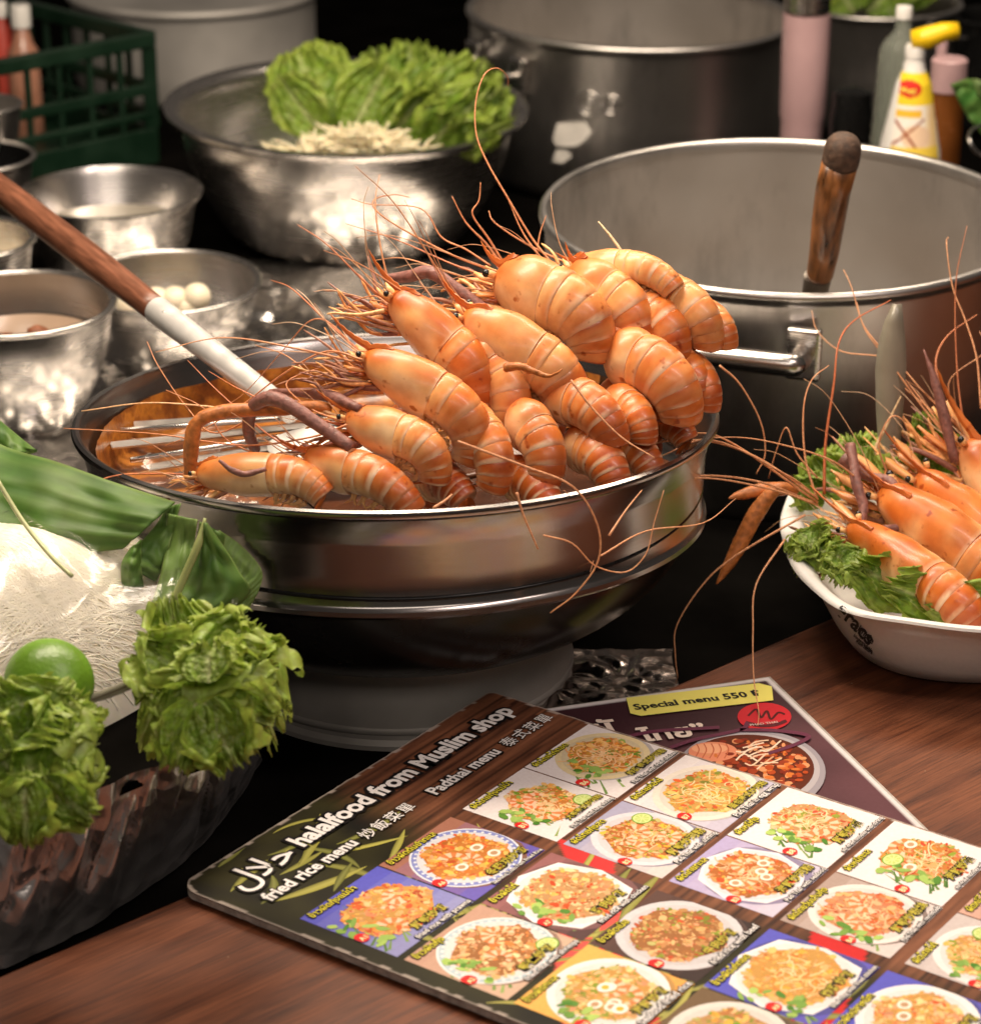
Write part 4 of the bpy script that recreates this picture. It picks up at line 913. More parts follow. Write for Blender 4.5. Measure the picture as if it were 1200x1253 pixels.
tp((1078, 604), (1186, 682), 74, 'second prawn of the white bowl, a black eye and dark slit on its cheek', 1.97, 1.92, roll=62, bend=60, lab=1.2, seed=42, red=.42, rost=.42, legs=8, hair=6, nfeel=0, feelers=[
    (path([(1065, 600), (1020, 565), (960, 545), (900, 535), (830, 540)], 1.97, 1.85), .0010, F1), (path([(1090, 590), (1075, 545), (1090, 510), (1108, 520), (1115, 560)], 1.99, 2.0), .0009, F1)])
tp((1122, 583), (1222, 668), 62, 'third prawn of the white bowl with a long dark line along its cheek', 2.01, 1.97, roll=62, bend=60, seed=43, red=.35, rost=.5, legs=8, hair=5, nfeel=0, feelers=[
    (path([(1110, 575), (1072, 555), (1085, 520), (1102, 485)], 2.02, 2.05), .0022, (.62, .45, .25)), (path([(1180, 560), (1130, 500), (1080, 430), (1055, 395), (1042, 352), (1032, 330)], 2.03, 2.12), .0010, F1), (path([(1175, 555), (1120, 480), (1062, 410), (1048, 370)], 2.03, 2.12), .0009, F1)])
tp((1178, 545), (1250, 640), 66, 'rearmost prawn of the white bowl, its rostrum pointing up steeply', 2.04, 2.0, roll=30, bend=60, seed=44, red=.3, rost=.85, legs=10, hair=7, nfeel=1, claws=[
    (path([(1168, 565), (1155, 510), (1143, 465), (1130, 428)], 2.03, 2.06), (.0040, .0050, .0036, .0006), 'claw')], feelers=[
    (path([(1200, 500), (1195, 440), (1182, 395), (1165, 350), (1158, 300), (1160, 290)], 2.05, 2.15), .0010, F1), (path([(1170, 520), (1130, 480), (1090, 440), (1030, 430), (1000, 405), (993, 380)], 2.05, 2.15), .0009, F1), (path([(1150, 480), (1145, 440), (1160, 410), (1195, 385)], 2.05, 2.1), .0014, (.55, .2, .09)),
    (path([(1165, 510), (1185, 540), (1160, 470), (1205, 430), (1198, 405)], 2.05, 2.1), .0009, F1), (path([(1160, 520), (1100, 470), (1075, 455)], 2.05, 2.1), .0009, F1)])
# feelers that hang over the pan rim, lying loose
lp = thing('loose_feelers', Q(700, 600, 1.69), 'thin broken feelers hanging loose over the front rim of the pan', 'feelers')
for pts, y0, y1, r0 in (([(560, 540), (640, 570), (700, 595), (730, 640), (732, 685), (705, 725), (673, 750)], 1.66, 1.67, .0010), ([(632, 603), (640, 630), (658, 672)], 1.665, 1.665, .0011), ([(665, 655), (700, 665), (728, 692), (765, 700), (790, 678), (800, 640), (812, 600)], 1.665, 1.70, .0007), ([(735, 680), (790, 650), (860, 640), (900, 610)], 1.67, 1.8, .0007), ([(698, 465), (725, 500), (760, 535), (800, 560)], 1.74, 1.72, .0010), ([(880, 447), (905, 470), (930, 515), (936, 555), (925, 580)], 1.95, 1.95, .0010), ([(530, 622), (545, 612), (553, 605)], 1.66, 1.67, .0012), ([(745, 655), (765, 625), (785, 600)], 1.68, 1.72, .0009)):
    kk = catmull(path(pts, y0, y1), 6); v, f = tube(kk, [r0 * (1 - .5 * i / len(kk)) for i in range(len(kk))], 5); mk('feeler', v, f, M['leg'], lp, cols=[F1] * len(v))

# ------------------------------------------------------------------ noodle tray at the lower left
nt_ = thing('noodle_tray', P(60, 1050, 0), 'low black tray wrapped in dark crumpled foil under the noodles and lettuce', 'tray')
# side wall swept along the tray front, wrapped in foil
top = [(-140, 960), (-20, 985), (60, 985), (120, 965), (180, 940), (240, 925), (275, 905), (300, 860)]
bot = [(-140, 1180), (-20, 1185), (60, 1160), (130, 1120), (190, 1080), (245, 1035), (285, 985), (320, 930)]
nU = 150; nV = 40; v = []; f = []
tw = catmull([P(x, y, .088) for x, y in top], 24); bw = catmull([P(x, y, GZ + .006) for x, y in bot], 24); m_ = len(tw)
for i in range(m_):
    for j in range(nV + 1):
        t = j / nV; p = tw[i].lerp(bw[i], t); q = Vector((i * .038 + t * .8, t * .7, 2.0)); q2 = Vector((i * .09 + t * 1.5, t * 1.8, 5))
        d1, _ = noise.voronoi(q * 1.7); d2, _ = noise.voronoi(q2 * 1.6)
        a = ((d1[1] - d1[0]) * .026 + (d2[1] - d2[0]) * .002 + .010 * noise.noise(q * 1.3)) * (.3 + .7 * math.sin(math.pi * min(1, t + .1)))
        v.append(p + Vector((a * .35, -a, a * .35)))
for i in range(m_ - 1):
    for j in range(nV): q = i * (nV + 1) + j; f.append((q, q + 1, q + nV + 2, q + nV + 1))
tf_ = foil_mat('tray_foil', (.72, .69, .68), .24); tf_.node_tree.nodes['Principled BSDF'].inputs['Metallic'].default_value = .88
mk('foil_wrap', v, f, tf_, nt_, sharp=50)
# tray floor
v = [p + Vector((0, .004, -.004)) for p in tw] + [Q(330, 800, 1.72), Q(300, 700, 1.86), Q(-140, 640, 1.95)]
v = [Vector((p.x, p.y, .080)) for p in v]; k = len(v); v2 = v + [Vector((p.x, p.y, .074)) for p in v]
mk('tray_floor', v2, [tuple(range(k)), tuple(range(2 * k - 1, k - 1, -1))] + [(i, i + k, (i + 1) % k + k, (i + 1) % k) for i in range(k)], M['black'], nt_, smooth=False)
# noodle mound
def noodle_h(x, y):
    """height of the mound over the table at x, y"""
    p = (x + .43) / .222; q = (y - 1.648 - .45 * max(0, x + .38)) / .160
    r = math.sqrt(p * p + q * q); return .075 + .115 * math.sqrt(max(0, 1 - min(1, r) ** 2.6)) + .012 * noise.noise(Vector((x * 14, y * 14, 2))) * (r < 1) + .03 * (y - 1.6)
mb = MB(); v = [(-.43, 1.648, noodle_h(-.43, 1.648))]; f = []
for ring in range(1, 49):
    rr = math.sin(ring / 48 * math.pi / 2)
    for k in range(120):
        a = 2 * math.pi * k / 120; x = -.43 + .222 * rr * math.cos(a); y = 1.648 + .45 * max(0, x + .38) + .160 * rr * math.sin(a); v.append((x, y, noodle_h(x, y) + .0015 * noise.noise(Vector((x * 60, y * 60, 0)))))
for k in range(120): f.append((0, 1 + k, 1 + (k + 1) % 120))
for ring in range(47):
    for k in range(120): a = 1 + ring * 120 + k; b = 1 + ring * 120 + (k + 1) % 120; f.append((a, a + 120, b + 120, b))
mb.add(v, f)
rnd = random.Random(77)
for i in range(4200):
    x = rnd.uniform(-.60, -.212); y = rnd.uniform(1.47, 1.80); a = .5 + rnd.gauss(0, .16) + 2.2 * noise.noise(Vector((x * 7, y * 7, 5))); pts = []
    for k in range(11):
        if ((x + .43) / .222) ** 2 + ((y - 1.648 - .45 * max(0, x + .38)) / .160) ** 2 > .995: break
        pts.append(Vector((x, y, noodle_h(x, y) + .0012 + .0004 * math.sin(k * .9 + i)))); x += .009 * math.cos(a); y += .009 * math.sin(a); a += rnd.gauss(0, .06)
    if len(pts) > 3: vv, ff = tube(pts, .00065, 4, cap=False); mb.add(vv, ff)
o = mb.build('rice_noodles', M['noodle'], None, kind='stuff'); tag(o, 'mound of white rice noodles under clear plastic film', 'noodles')
# plastic film over the noodles
v = []; f = []; nx, ny = 130, 110
for j in range(ny + 1):
    for i in range(nx + 1):
        x = -.66 + .475 * i / nx + .012 * math.sin(j * .11); y = 1.505 + .45 * max(0, x + .38) + .335 * j / ny; edge = max(0, (x + .23) / .08)
        cr = 0
        for (ax, ay, fq, am) in ((.8, 1, 34, .0022), (-1, .5, 55, .0016), (1, .25, 24, .003)):
            s_ = noise.noise(Vector((x * 5, y * 5, fq))); cr += am * .9 * (1 - abs(math.sin((x * ax + y * ay) * fq + 4 * s_))) ** 4 * 1.8
        h = max(noodle_h(x, y), .125 + .03 * math.exp(-((x + .25) / .12) ** 2)) + .006 + cr * (1.2 + edge)
        v.append((x, y, h + .004 * noise.noise(Vector((x * 16, y * 16, 3)))))
for j in range(ny):
    for i in range(nx): q = j * (nx + 1) + i; f.append((q, q + 1, q + nx + 2, q + nx + 1))
o = mk('plastic_film', v, f, M['film'], None, sharp=30); tag(o, 'wrinkled clear plastic film covering the mound of noodles', 'plastic film')

# banana leaves
BG = (.040, .105, .012); BL = (.13, .22, .05); BP = (.26, .33, .11)
def sheet(parent, A, B, YA, YB, name='leaf_piece', nu=60, nv=22, veins=28, wav=.004, base=BG, edge=BL, seed=0, bow=.012, mat='banana', across=True, lines=.5):
    """leaf surface between the traced edges A and B, each with its own distances"""
    def res(L_, n):
        kk = catmull([Vector((p[0], p[1], YY)) for p, YY in zip(L_, n)], 12); m = len(kk) - 1; out = []
        for i in range(nu + 1):
            q = i * m / nu; a_ = min(int(q), m - 1); out.append(kk[a_].lerp(kk[a_ + 1], q - a_))
        return out
    ka, kb = res(A, YA), res(B, YB); v = []; c = []; f = []
    for i in range(nu + 1):
        for j in range(nv + 1):
            t = j / nv; a, b = ka[i], kb[i]; q = a.lerp(b, t); p = Q(q.x, q.y, q.z)
            u = i / nu; ridge = math.sin(((u if across else t) * veins + .6 * noise.noise(Vector((u * 3, t * 3, seed)))) * math.pi)
            off = bow * math.sin(math.pi * t) + wav * 1.6 * noise.noise(Vector((u * 5, t * 3, seed + 3))) + .0008 * ridge
            p = p + (CAM - p).normalized() * off; v.append(p)
            cc = mix(base, edge, .35 + .5 * noise.noise(Vector((u * 4, t * 2, seed))) + .12 * ridge * lines * 2); 
            cc = mix(cc, BP, .7 * sstep(.06, .0, min(t, 1 - t)) if seed != 0 else .3 * sstep(.04, 0, min(t, 1 - t))); c.append(cc)
    for i in range(nu):
        for j in range(nv): q = i * (nv + 1) + j; f.append((q, q + 1, q + nv + 2, q + nv + 1))
    o = mk(name, v, f, M[mat], parent, cols=c); sm = o.modifiers.new('thick', 'SOLIDIFY'); sm.thickness = .0009; return o
bf = thing('banana_leaf', Q(100, 600, 1.74), 'long dark green banana leaf lying above the noodles at the left edge', 'banana leaf')
sheet(bf, [(-60, 500), (0, 543), (70, 565), (140, 590), (214, 614)], [(-60, 640), (-10, 655), (50, 668), (100, 676), (150, 672)], [1.80, 1.78, 1.75, 1.73, 1.71], [1.72, 1.70, 1.69, 1.69, 1.69], veins=34, seed=0, across=False, bow=.009, wav=.005, lines=.7)
sheet(bf, [(-40, 480), (0, 514), (25, 535), (44, 550)], [(-40, 560), (0, 562), (20, 560), (46, 553)], [1.84, 1.83, 1.82, 1.80], [1.82, 1.81, 1.80, 1.80], name='folded_tip', veins=10, seed=0, nu=24)
bc = thing('banana_leaf_cup', Q(250, 690, 1.68), 'cup of folded light green banana leaf strips beside the pan', 'banana leaf')
sheet(bc, [(205, 622), (190, 645), (165, 672), (150, 690)], [(222, 616), (212, 650), (200, 690), (190, 712)], [1.72, 1.71, 1.69, 1.68], [1.71, 1.70, 1.69, 1.68], veins=10, seed=1, name='leaf_strip', base=BG, nu=30, bow=.003, wav=.002)
sheet(bc, [(205, 628), (203, 660), (198, 700), (186, 740)], [(242, 636), (238, 665), (232, 700), (222, 745)], [1.705, 1.70, 1.68, 1.66], [1.70, 1.695, 1.68, 1.66], veins=6, seed=2, name='leaf_strip', base=BL, nu=30, across=False, bow=.003, wav=.002)
sheet(bc, [(245, 638), (240, 668), (234, 700), (225, 745)], [(276, 655), (272, 690), (268, 720), (262, 750)], [1.70, 1.695, 1.68, 1.66], [1.695, 1.69, 1.68, 1.66], veins=6, seed=3, name='leaf_strip', base=BG, nu=30, across=False, bow=.003, wav=.002)
sheet(bc, [(268, 648), (296, 668), (320, 697), (317, 722), (303, 748)], [(262, 690), (280, 710), (290, 728), (290, 745), (280, 770)], [1.70, 1.70, 1.69, 1.685, 1.68], [1.69, 1.685, 1.68, 1.675, 1.67], veins=24, seed=4, name='leaf_strip', base=BL, nu=40, bow=.003, wav=.002)
sheet(bc, [(160, 672), (150, 690), (150, 720)], [(172, 660), (172, 690), (175, 720)], [1.69, 1.68, 1.67], [1.69, 1.68, 1.67], seed=5, name='leaf_strip', nu=20, base=BG, veins=6)
sheet(bc, [(250, 640), (238, 680), (226, 712), (215, 735), (212, 760)], [(252, 640), (272, 668), (292, 700), (303, 728), (250, 765)], [1.66, 1.655, 1.65, 1.64, 1.63], [1.66, 1.655, 1.65, 1.645, 1.63], seed=0, name='leaf_point', base=BG, veins=7, nu=40, across=False, bow=.016)
v, f = tube(catmull([Q(251, 634, 1.65), Q(243, 665, 1.643), Q(228, 700, 1.637), Q(213, 735, 1.63)], 6), [.001 + .0018 * min(1, i / 6) for i in range(19)], 8); mk('leaf_rib', v, f, simple('leaf_rib', (.30, .34, .12), .4), bc)
# stem across the noodles
v, f = tube(catmull([Q(-5, 585, 1.66), Q(28, 638, 1.64), Q(62, 680, 1.615), Q(88, 705, 1.60)], 6), .0016, 7)
st = mk('pale_stem', v, f, simple('pale_stem', (.42, .44, .22), .4)); tag(st, 'thin pale green stem lying across the film and noodles', 'stem')
# lime
p = Q(60, 836, 1.495); rr = 55 * mpp(p); v, f = lathe([(rr * math.sin(math.pi * k / 24) * (1 + .0 * k), -rr * math.cos(math.pi * k / 24) * (1.04 if abs(k - 12) < 10 else 1.10)) for k in range(25)], 48)
o = mk('lime', v, f, M['lime'], local=True, smooth=True); o.location = p; o.rotation_euler = (R(60), R(70), 0); tag(o, 'whole green lime resting on the noodles above the lower left lettuce', 'lime')
sb = thing('leaf_ribbon', Q(110, 850, 1.50), 'thin folded leaf edge under the lime between the two lettuces', 'leaf')
for (a, b_) in (([(0, 862), (60, 868), (120, 850), (175, 828)], .0022), ([(95, 862), (130, 852), (165, 838)], .002)):
    v, f = tube(catmull([Q(x, y, 1.49) for x, y in a], 6), b_, 8, flat=.4); mk('leaf_edge', v, f, M['spatula'], sb)
# front lettuces
lettuce_clump(255, 835, 1.50, 106, 11, 'frilly green lettuce hanging over the tray corner beside the stove', 21, spread=1.0, lean=(.05, -.55, .15), ruff=.21, bright=.26, Ls=.95)
leaves_px('bright lettuce leaves lying over the top of the corner lettuce', 1.47, [((235, 840), (205, 735), 42, .03, .05), ((250, 830), (300, 760), 50, .02, .05), ((240, 830), (170, 790), 40, .01, .03), ((255, 850), (340, 800), 46, .0, .04), ((260, 860), (335, 890), 42, -.01, .0), ((250, 860), (290, 940), 46, -.02, -.02), ((240, 860), (215, 945), 42, -.02, -.02), ((255, 835), (255, 780), 44, -.02, .02)], 22, bright=.28, ruff=.23)
lettuce_clump(30, 920, 1.42, 100, 11, 'darker frilly lettuce at the lower left edge in front of the lime', 23, spread=1.0, lean=(.05, -.5, .1), ruff=.22, bright=.12, Ls=.95)
leaves_px('lettuce leaves topping the lower left lettuce in front of the lime', 1.39, [((50, 930), (20, 850), 40, .03, .05), ((50, 930), (95, 845), 40, .02, .05), ((60, 940), (122, 910), 40, .01, .03), ((50, 960), (110, 1000), 38, .0, -.01), ((30, 950), (30, 1035), 42, -.01, -.02), ((10, 940), (-30, 880), 40, .0, .02)], 24, bright=.16, ruff=.26)

# ------------------------------------------------------------------ printed menus
TZ = .0085
LW = P(217, 1085, TZ); EU = Vector((math.cos(R(54.5)), math.sin(R(54.5)), 0)); EV = Vector((EU.y, -EU.x, 0)); KS = .995
CU, CV = .358, .60
def card(u, v, h=0.0): return LW + EU * (u * KS) + EV * (v * KS) + Vector((0, 0, h))
menu = thing('menu_card', card(CU / 2, CV / 2, -.0055), 'large worn food menu board with rows of dish photos, white headings and rounded corners', 'menu')
def clampc(u, v, r=.016):
    for (cu, cv) in ((r, r), (CU - r * .4, r * .4)):
        rr = cu if cu == r else r * .4
        du = (cu - u) if cu == r else (u - cu); dv = cv - v
        if du > 0 and dv > 0:
            L_ = max(du, dv); D_ = math.hypot(du, dv)
            if D_ > 0:
                s = L_ / D_; nu_ = du * s; nv_ = dv * s
                u = cu - nu_ if cu == r else cu + nu_; v = cv - nv_
    return u, v
def basecol(u, v):
    # wood planks across the top right, dark olive leaves at the top left, dark ground with a red swoosh lower down
    pl = math.floor((v + .004 * noise.noise(Vector((u * 20, v * 5, 0)))) * 75); g = noise.noise(Vector((u * 12, v * 240, pl))); g2 = noise.noise(Vector((u * 40, v * 520, 7)))
    wood = mix((.045, .016, .010), (.27, .105, .052), .45 + .6 * g + .3 * g2 + .35 * noise.noise(Vector((pl * 1.7, u * 4, 2))))
    if abs(v * 75 % 1) < .08: wood = mix(wood, (.012, .006, .005), .7)
    dark = mix((.006, .005, .003), (.040, .036, .009), .4 + .6 * noise.noise(Vector((u * 40, v * 30, 2))))
    t = sstep(.13, .20, u + .25 * (v - .05)) if v < .30 else sstep(.16, .2, u)
    c = mix(dark, wood, t)
    # red swoosh
    s = v - (.27 - .75 * (u - .10)) ; w = .028 + .02 * noise.noise(Vector((u * 9, v * 9, 5)))
    if u < .2 and abs(s) < w: c = mix((.55, .015, .02), (.75, .10, .08), .5 + .8 * noise.noise(Vector((u * 14, v * 14, 8))))
    s2 = v - (.42 - .3 * (u - .10))
    if abs(s2) < .02 and u < .2: c = (.55, .02, .02)
    return c
nu_, nv_ = 190, 300; v = []; c = []; f = []
for i in range(nu_ + 1):
    for j in range(nv_ + 1):
        u, w = CU * i / nu_, CV * j / nv_; u2, w2 = clampc(u, w)
        fr = .0007 * noise.noise(Vector((u * 130, w * 130, 0))); 
        if i == nu_: u2 += fr
        if j == 0: w2 += fr
        v.append(card(u2, w2, .0001)); cc = basecol(u, w)
        e = min(u, w, CU - u); 
        if e < .0018 + .0012 * noise.noise(Vector((u * 90, w * 90, 4))): cc = mix(cc, (.45, .38, .33), .75)
        c.append(cc)
for i in range(nu_):
    for j in range(nv_): q = i * (nv_ + 1) + j; f.append((q, q + 1, q + nv_ + 2, q + nv_ + 1))
mk('printed_front', v, f, M['print'], menu, cols=c)
# board body with ragged edge
per = []
for k in range(400):
    s = k / 400 * 4
    if s < 1: u, w = CU * s, 0
    elif s < 2: u, w = CU, CV * (s - 1)
    elif s < 3: u, w = CU * (3 - s), CV
    else: u, w = 0, CV * (4 - s)
    per.append(clampc(u, w))
v = []; f = []; lay = [0, -.0012, -.0028, -.0044, -.0056]
for li, h in enumerate(lay):
    for (u, w) in per:
        e = (0 if li == 0 else .0009 * noise.noise(Vector((u * 160, w * 160, li * 5))) + (.0006 if li in (1, 3) else -.0004))
        du = 1 if u >= CU - 1e-6 else (-1 if u <= 1e-6 else 0); dw = 1 if w >= CV - 1e-6 else (-1 if w <= 1e-6 else 0)
        v.append(card(u + du * e, w + dw * e, h - .00012))
n = len(per)
for li in range(len(lay) - 1):
    for k in range(n): f.append((li * n + k, li * n + (k + 1) % n, (li + 1) * n + (k + 1) % n, (li + 1) * n + k))
f.append(tuple(range(n))); f.append(tuple((len(lay) - 1) * n + k for k in range(n))[::-1])
mk('board', v, f, M['cardedge'], menu)

WHITE = (.80, .76, .74); BLK = (.012, .010, .010); YEL = (.80, .70, .06)
def put_text(mb, s, u, w, width=None, height=.006, color=WHITE, outline=BLK, ow=.07, bold=.02, z=.0014, shear=0, place=card, space=1.0, hfix=False, maxh=9):
    tv, tf = text_mesh(s, 1.0, bold, shear, space)
    if not tv: return
    x0 = min(p[0] for p in tv); x1 = max(p[0] for p in tv)
    k = (width / (x1 - x0)) if width else height; k = min(k, maxh); ky = height if (hfix or not width) else k
    def lay(vv, zz): return [place(u + (p[0] - x0) * k, w - p[1] * ky, zz) for p in vv]
    if isinstance(mb, list):
        m_ = MB(); mb.append(m_); mb = m_
    if outline:
        ov, of = text_mesh(s, 1.0, bold + ow, shear, space); mb.add(lay(ov, z - .0002), of, outline)
    mb.add(lay(tv, z), tf, color)
# leaf blades printed behind the headings
rnd = random.Random(8); mb = MB()
for i in range(80):
    u0 = rnd.uniform(.0, .15); w0 = rnd.uniform(.0, .27) if i % 3 else rnd.uniform(.24, .5); 
    if i % 3 == 0: u0 = rnd.uniform(0, .1)
    a = rnd.uniform(-.6, 1.1); L_ = rnd.uniform(.03, .085); wd = rnd.uniform(.0015, .0042); cvt = rnd.uniform(-1.2, 1.2); cc = mix((.09, .10, .015), (.42, .38, .07), rnd.random()); vv = []; ff = []
    K = 10; u, w = u0, w0
    for k in range(K + 1):
        t = k / K; ww = wd * math.sin(math.pi * (.05 + .93 * t)); aa = a + cvt * t
        nx_, ny_ = -math.sin(aa), math.cos(aa)
        for s_ in (-1, 0, 1):
            uu = min(CU - .001, max(.003, u + nx_ * ww * s_)); wq = max(.003, w + ny_ * ww * s_)
            if uu < .012 and wq < .012: uu = .012
            vv.append(card(uu, wq, .00014 + i * .0000015))
        u += math.cos(aa) * L_ / K; w += math.sin(aa) * L_ / K
    for k in range(K):
        q = k * 3; ff += [(q, q + 1, q + 4, q + 3), (q + 1, q + 2, q + 5, q + 4)]
    mb.add(vv, ff, [mix(cc, (.02, .02, .01), .5), mix(cc, (.5, .5, .2), .25), cc] * (K + 1))
mb.build('printed_leaves', M['printtext'], menu, smooth=False)
mb = []
put_text(mb, 'halalfood from Muslim shop', .088, .036, width=.252, ow=.11, bold=.035, z=.0012)
put_text(mb, '\uFEDD\uFEFC\uFEA3', .020, .040, width=.058, ow=.06, bold=.01, z=.0012, height=.030)
put_text(mb, 'fried rice menu', .020, .064, width=.094, ow=.09, bold=.03, z=.0012)
put_text(mb, '炒飯菜單', .122, .065, width=.056, ow=.05, bold=.005, z=.0012, space=1.25)
put_text(mb, 'Padthai menu', .200, .066, width=.080, ow=.09, bold=.03, z=.0012)
put_text(mb, '泰式菜單', .290, .066, width=.058, ow=.05, bold=.005, z=.0012, space=1.25)
for m_ in mb: m_.build('heading', M['printtext'], menu, smooth=False)

def dish(u0, v0, du, dv, bg, plate, foods, code, thai, cjk, eng, seed, rx=.42, ry=.40, cx=.52, cy=.52, strands=0, prawns=0, rings=0, lime=False, green=0, bg2=None, rim=None, egg=0, square=False):
    rnd = random.Random(seed); mb = MB(); Z = [.0004]; rx *= 1.12; ry *= 1.12; foods = foods + [[(.75, .10, .03), (.85, .55, .06), (.20, .40, .05), (.88, .72, .42), (.80, .30, .10), (.60, .12, .05)][(seed * 5) % 6], [(.85, .50, .10), (.75, .15, .05), (.85, .75, .55), (.25, .38, .05)][seed % 4]]; foods = [(min(.9, q[0] * 1.08), q[1] * .88, q[2] * .62) for q in foods]
    def pol(pts, color, z=None, cc=None):
        zz = z if z is not None else Z[0]; mb.add([card(u0 + du * min(.995, max(.005, x)), v0 + dv * min(.995, max(.005, y)), zz) for x, y in pts], [tuple(range(len(pts)))], cc if cc else color)
    asp = du / dv
    def ell(x, y, a, b, color, z=None, rot=0, n=26, wob=0):
        pts = []
        for k in range(n):
            t = 2 * math.pi * k / n; r_ = 1 + wob * math.sin(t * 5 + seed); X = a * math.cos(t) * r_; Y = b * math.sin(t) * r_
            pts.append((x + X * math.cos(rot) - Y * math.sin(rot) / asp * asp, y + (X * math.sin(rot) + Y * math.cos(rot))))
        pol(pts, color, z)
    for k in range(6):      # soft graded ground of the photo
        y_ = k / 6; pol([(0, y_), (1, y_), (1, y_ + 1 / 6 + .002), (0, y_ + 1 / 6 + .002)], mix(bg, bg2 or bg, y_), .00030 + k * .000002)
    if green:
        for k in range(12): x = rnd.uniform(.0, .3); y = rnd.uniform(.45, .95); a = rnd.uniform(-1.3, -.3); L_ = rnd.uniform(.2, .42); pol([(x, y), (x + .02, y + .02), (x + L_ * math.cos(a), y + L_ * math.sin(a))], mix((.05, .14, .02), (.30, .42, .12), rnd.random()), .00036 + k * 2e-6)
    if plate:
        ell(cx + .015, cy + .03, rx * 1.06, ry * 1.06, mix(bg, (.06, .05, .05), .45), .00040); ell(cx, cy, rx * 1.04, ry * 1.04, plate, .00043, n=8 if square else 36)
        if rim: 
            ell(cx, cy, rx * 1.0, ry * 1.0, rim, .00046, n=36)
            for k in range(40): t = k * .157; ell(cx + rx * .93 * math.cos(t), cy + ry * .93 * math.sin(t), .016, .016, plate, .00048, n=6)
        ell(cx, cy, rx * .90, ry * .90, mix(plate, (.42, .38, .36), .28), .00050, n=36)
    z = .00054; ell(cx, cy, rx * .78, ry * .76, mix(foods[0], (.12, .05, .02), .45), z, n=30, wob=.06)
    for k in range(420):
        t = rnd.uniform(0, 6.28); r_ = math.sqrt(rnd.random()) * (.80 + .06 * math.sin(t * 5 + seed)); x = cx + rx * r_ * math.cos(t); y = cy + ry * r_ * math.sin(t); z += 4e-7
        s = rnd.choice([.012, .018, .018, .026, .045]) * rnd.uniform(.7, 1.2); rot = rnd.uniform(0, 3.1); base = rnd.choice(foods); cc = mix(base, (.08, .03, .01) if rnd.random() < .55 else (.90, .66, .36), rnd.random() * .45)
        ell(x, y, s, s * rnd.uniform(.35, .8), cc, z, rot=rot, n=6)
    for k in range(strands):
        t = rnd.uniform(0, 6.28); r_ = rnd.random() * .6; x = cx + rx * r_ * math.cos(t); y = cy + ry * r_ * math.sin(t); a = rnd.uniform(0, 6.28); z += 4e-7; L_ = rnd.uniform(.08, .2); cv_ = rnd.uniform(-3, 3); pl_ = []; pr_ = []
        for q in range(6):
            aa = a + cv_ * q / 5; pl_.append((x - .006 * math.sin(aa), y + .006 * math.cos(aa))); pr_.append((x + .006 * math.sin(aa), y - .006 * math.cos(aa))); x += math.cos(aa) * L_ / 5; y += math.sin(aa) * L_ / 5
        cc = mix(foods[0], (.90, .70, .42), rnd.uniform(.2, .9))
        for q in range(5): pol([pl_[q], pl_[q + 1], pr_[q + 1], pr_[q]], cc, z)
    def crescent(x, y, r_, a0, wd, c1, c2):
        nonlocal z
        K = 9; z += 1e-5
        for q in range(K):
            a1 = a0 + q / K * 3.6; a2 = a0 + (q + 1) / K * 3.6; w1 = wd * (1 - .6 * q / K); w2 = wd * (1 - .6 * (q + 1) / K)
            pol([(x + (r_ - w1) * math.cos(a1), y + (r_ - w1) * math.sin(a1)), (x + (r_ + w1) * math.cos(a1), y + (r_ + w1) * math.sin(a1)), (x + (r_ + w2) * math.cos(a2), y + (r_ + w2) * math.sin(a2)), (x + (r_ - w2) * math.cos(a2), y + (r_ - w2) * math.sin(a2))], c1 if q % 2 else c2, z)
    for k in range(prawns): crescent(cx + rnd.uniform(-.5, .5) * rx, cy + rnd.uniform(-.5, .45) * ry, rnd.uniform(.075, .12), rnd.uniform(0, 6), .048, (.80, .22, .07), (.88, .55, .36))
    for k in range(rings):
        x, y = cx + rnd.uniform(-.5, .5) * rx, cy + rnd.uniform(-.5, .4) * ry; z += 1e-5; ell(x, y, .062, .055, (.86, .78, .66), z); z += 1e-5; ell(x, y, .034, .03, (.50, .30, .16), z)
    for k in range(egg):
        x, y = cx + rnd.uniform(-.5, .3) * rx, cy + rnd.uniform(-.4, .5) * ry; z += 1e-5; ell(x, y, .07, .06, (.86, .82, .74), z); z += 1e-5; ell(x, y, .032, .03, (.80, .42, .04), z)
    if green:
        for k in range(14): 
            x, y = cx - rx * rnd.uniform(.45, .95), cy + ry * rnd.uniform(-.5, .6); z += 1e-6; ell(x, y, rnd.uniform(.03, .07), rnd.uniform(.02, .05), mix((.06, .20, .02), (.42, .58, .14), rnd.random()), z, rot=rnd.uniform(0, 3), n=7, wob=.2)
    if lime:
        x, y = cx + rx * rnd.choice([-.35, .62]), cy + ry * rnd.choice([.62, -.45]); z += 1e-5; ell(x, y, .105, .09, (.16, .34, .03), z); z += 1e-5; ell(x, y, .092, .078, (.62, .70, .28), z)
        for q in range(8): t = q * .785; z += 1e-6; pol([(x + .015 * math.cos(t), y + .012 * math.sin(t)), (x + .075 * math.cos(t + .25), y + .062 * math.sin(t + .25)), (x + .075 * math.cos(t - .25), y + .062 * math.sin(t - .25))], (.50, .62, .16), z)
    # red price code
    ell(.055, .60, .062, .066, (.70, .02, .02), .00098, n=20)
    mb.build('dish_photo', M['print'], menu, smooth=False)
    tb = []
    put_text(tb, code, u0 + du * .018, v0 + dv * .64, width=du * .075, outline=None, bold=.03, z=.00110, color=(.85, .75, .4))
    put_text(tb, thai, u0 + du * .06, v0 + dv * .10, width=du * .62, color=YEL, outline=BLK, ow=.08, bold=.008, z=.00125, maxh=.0078)
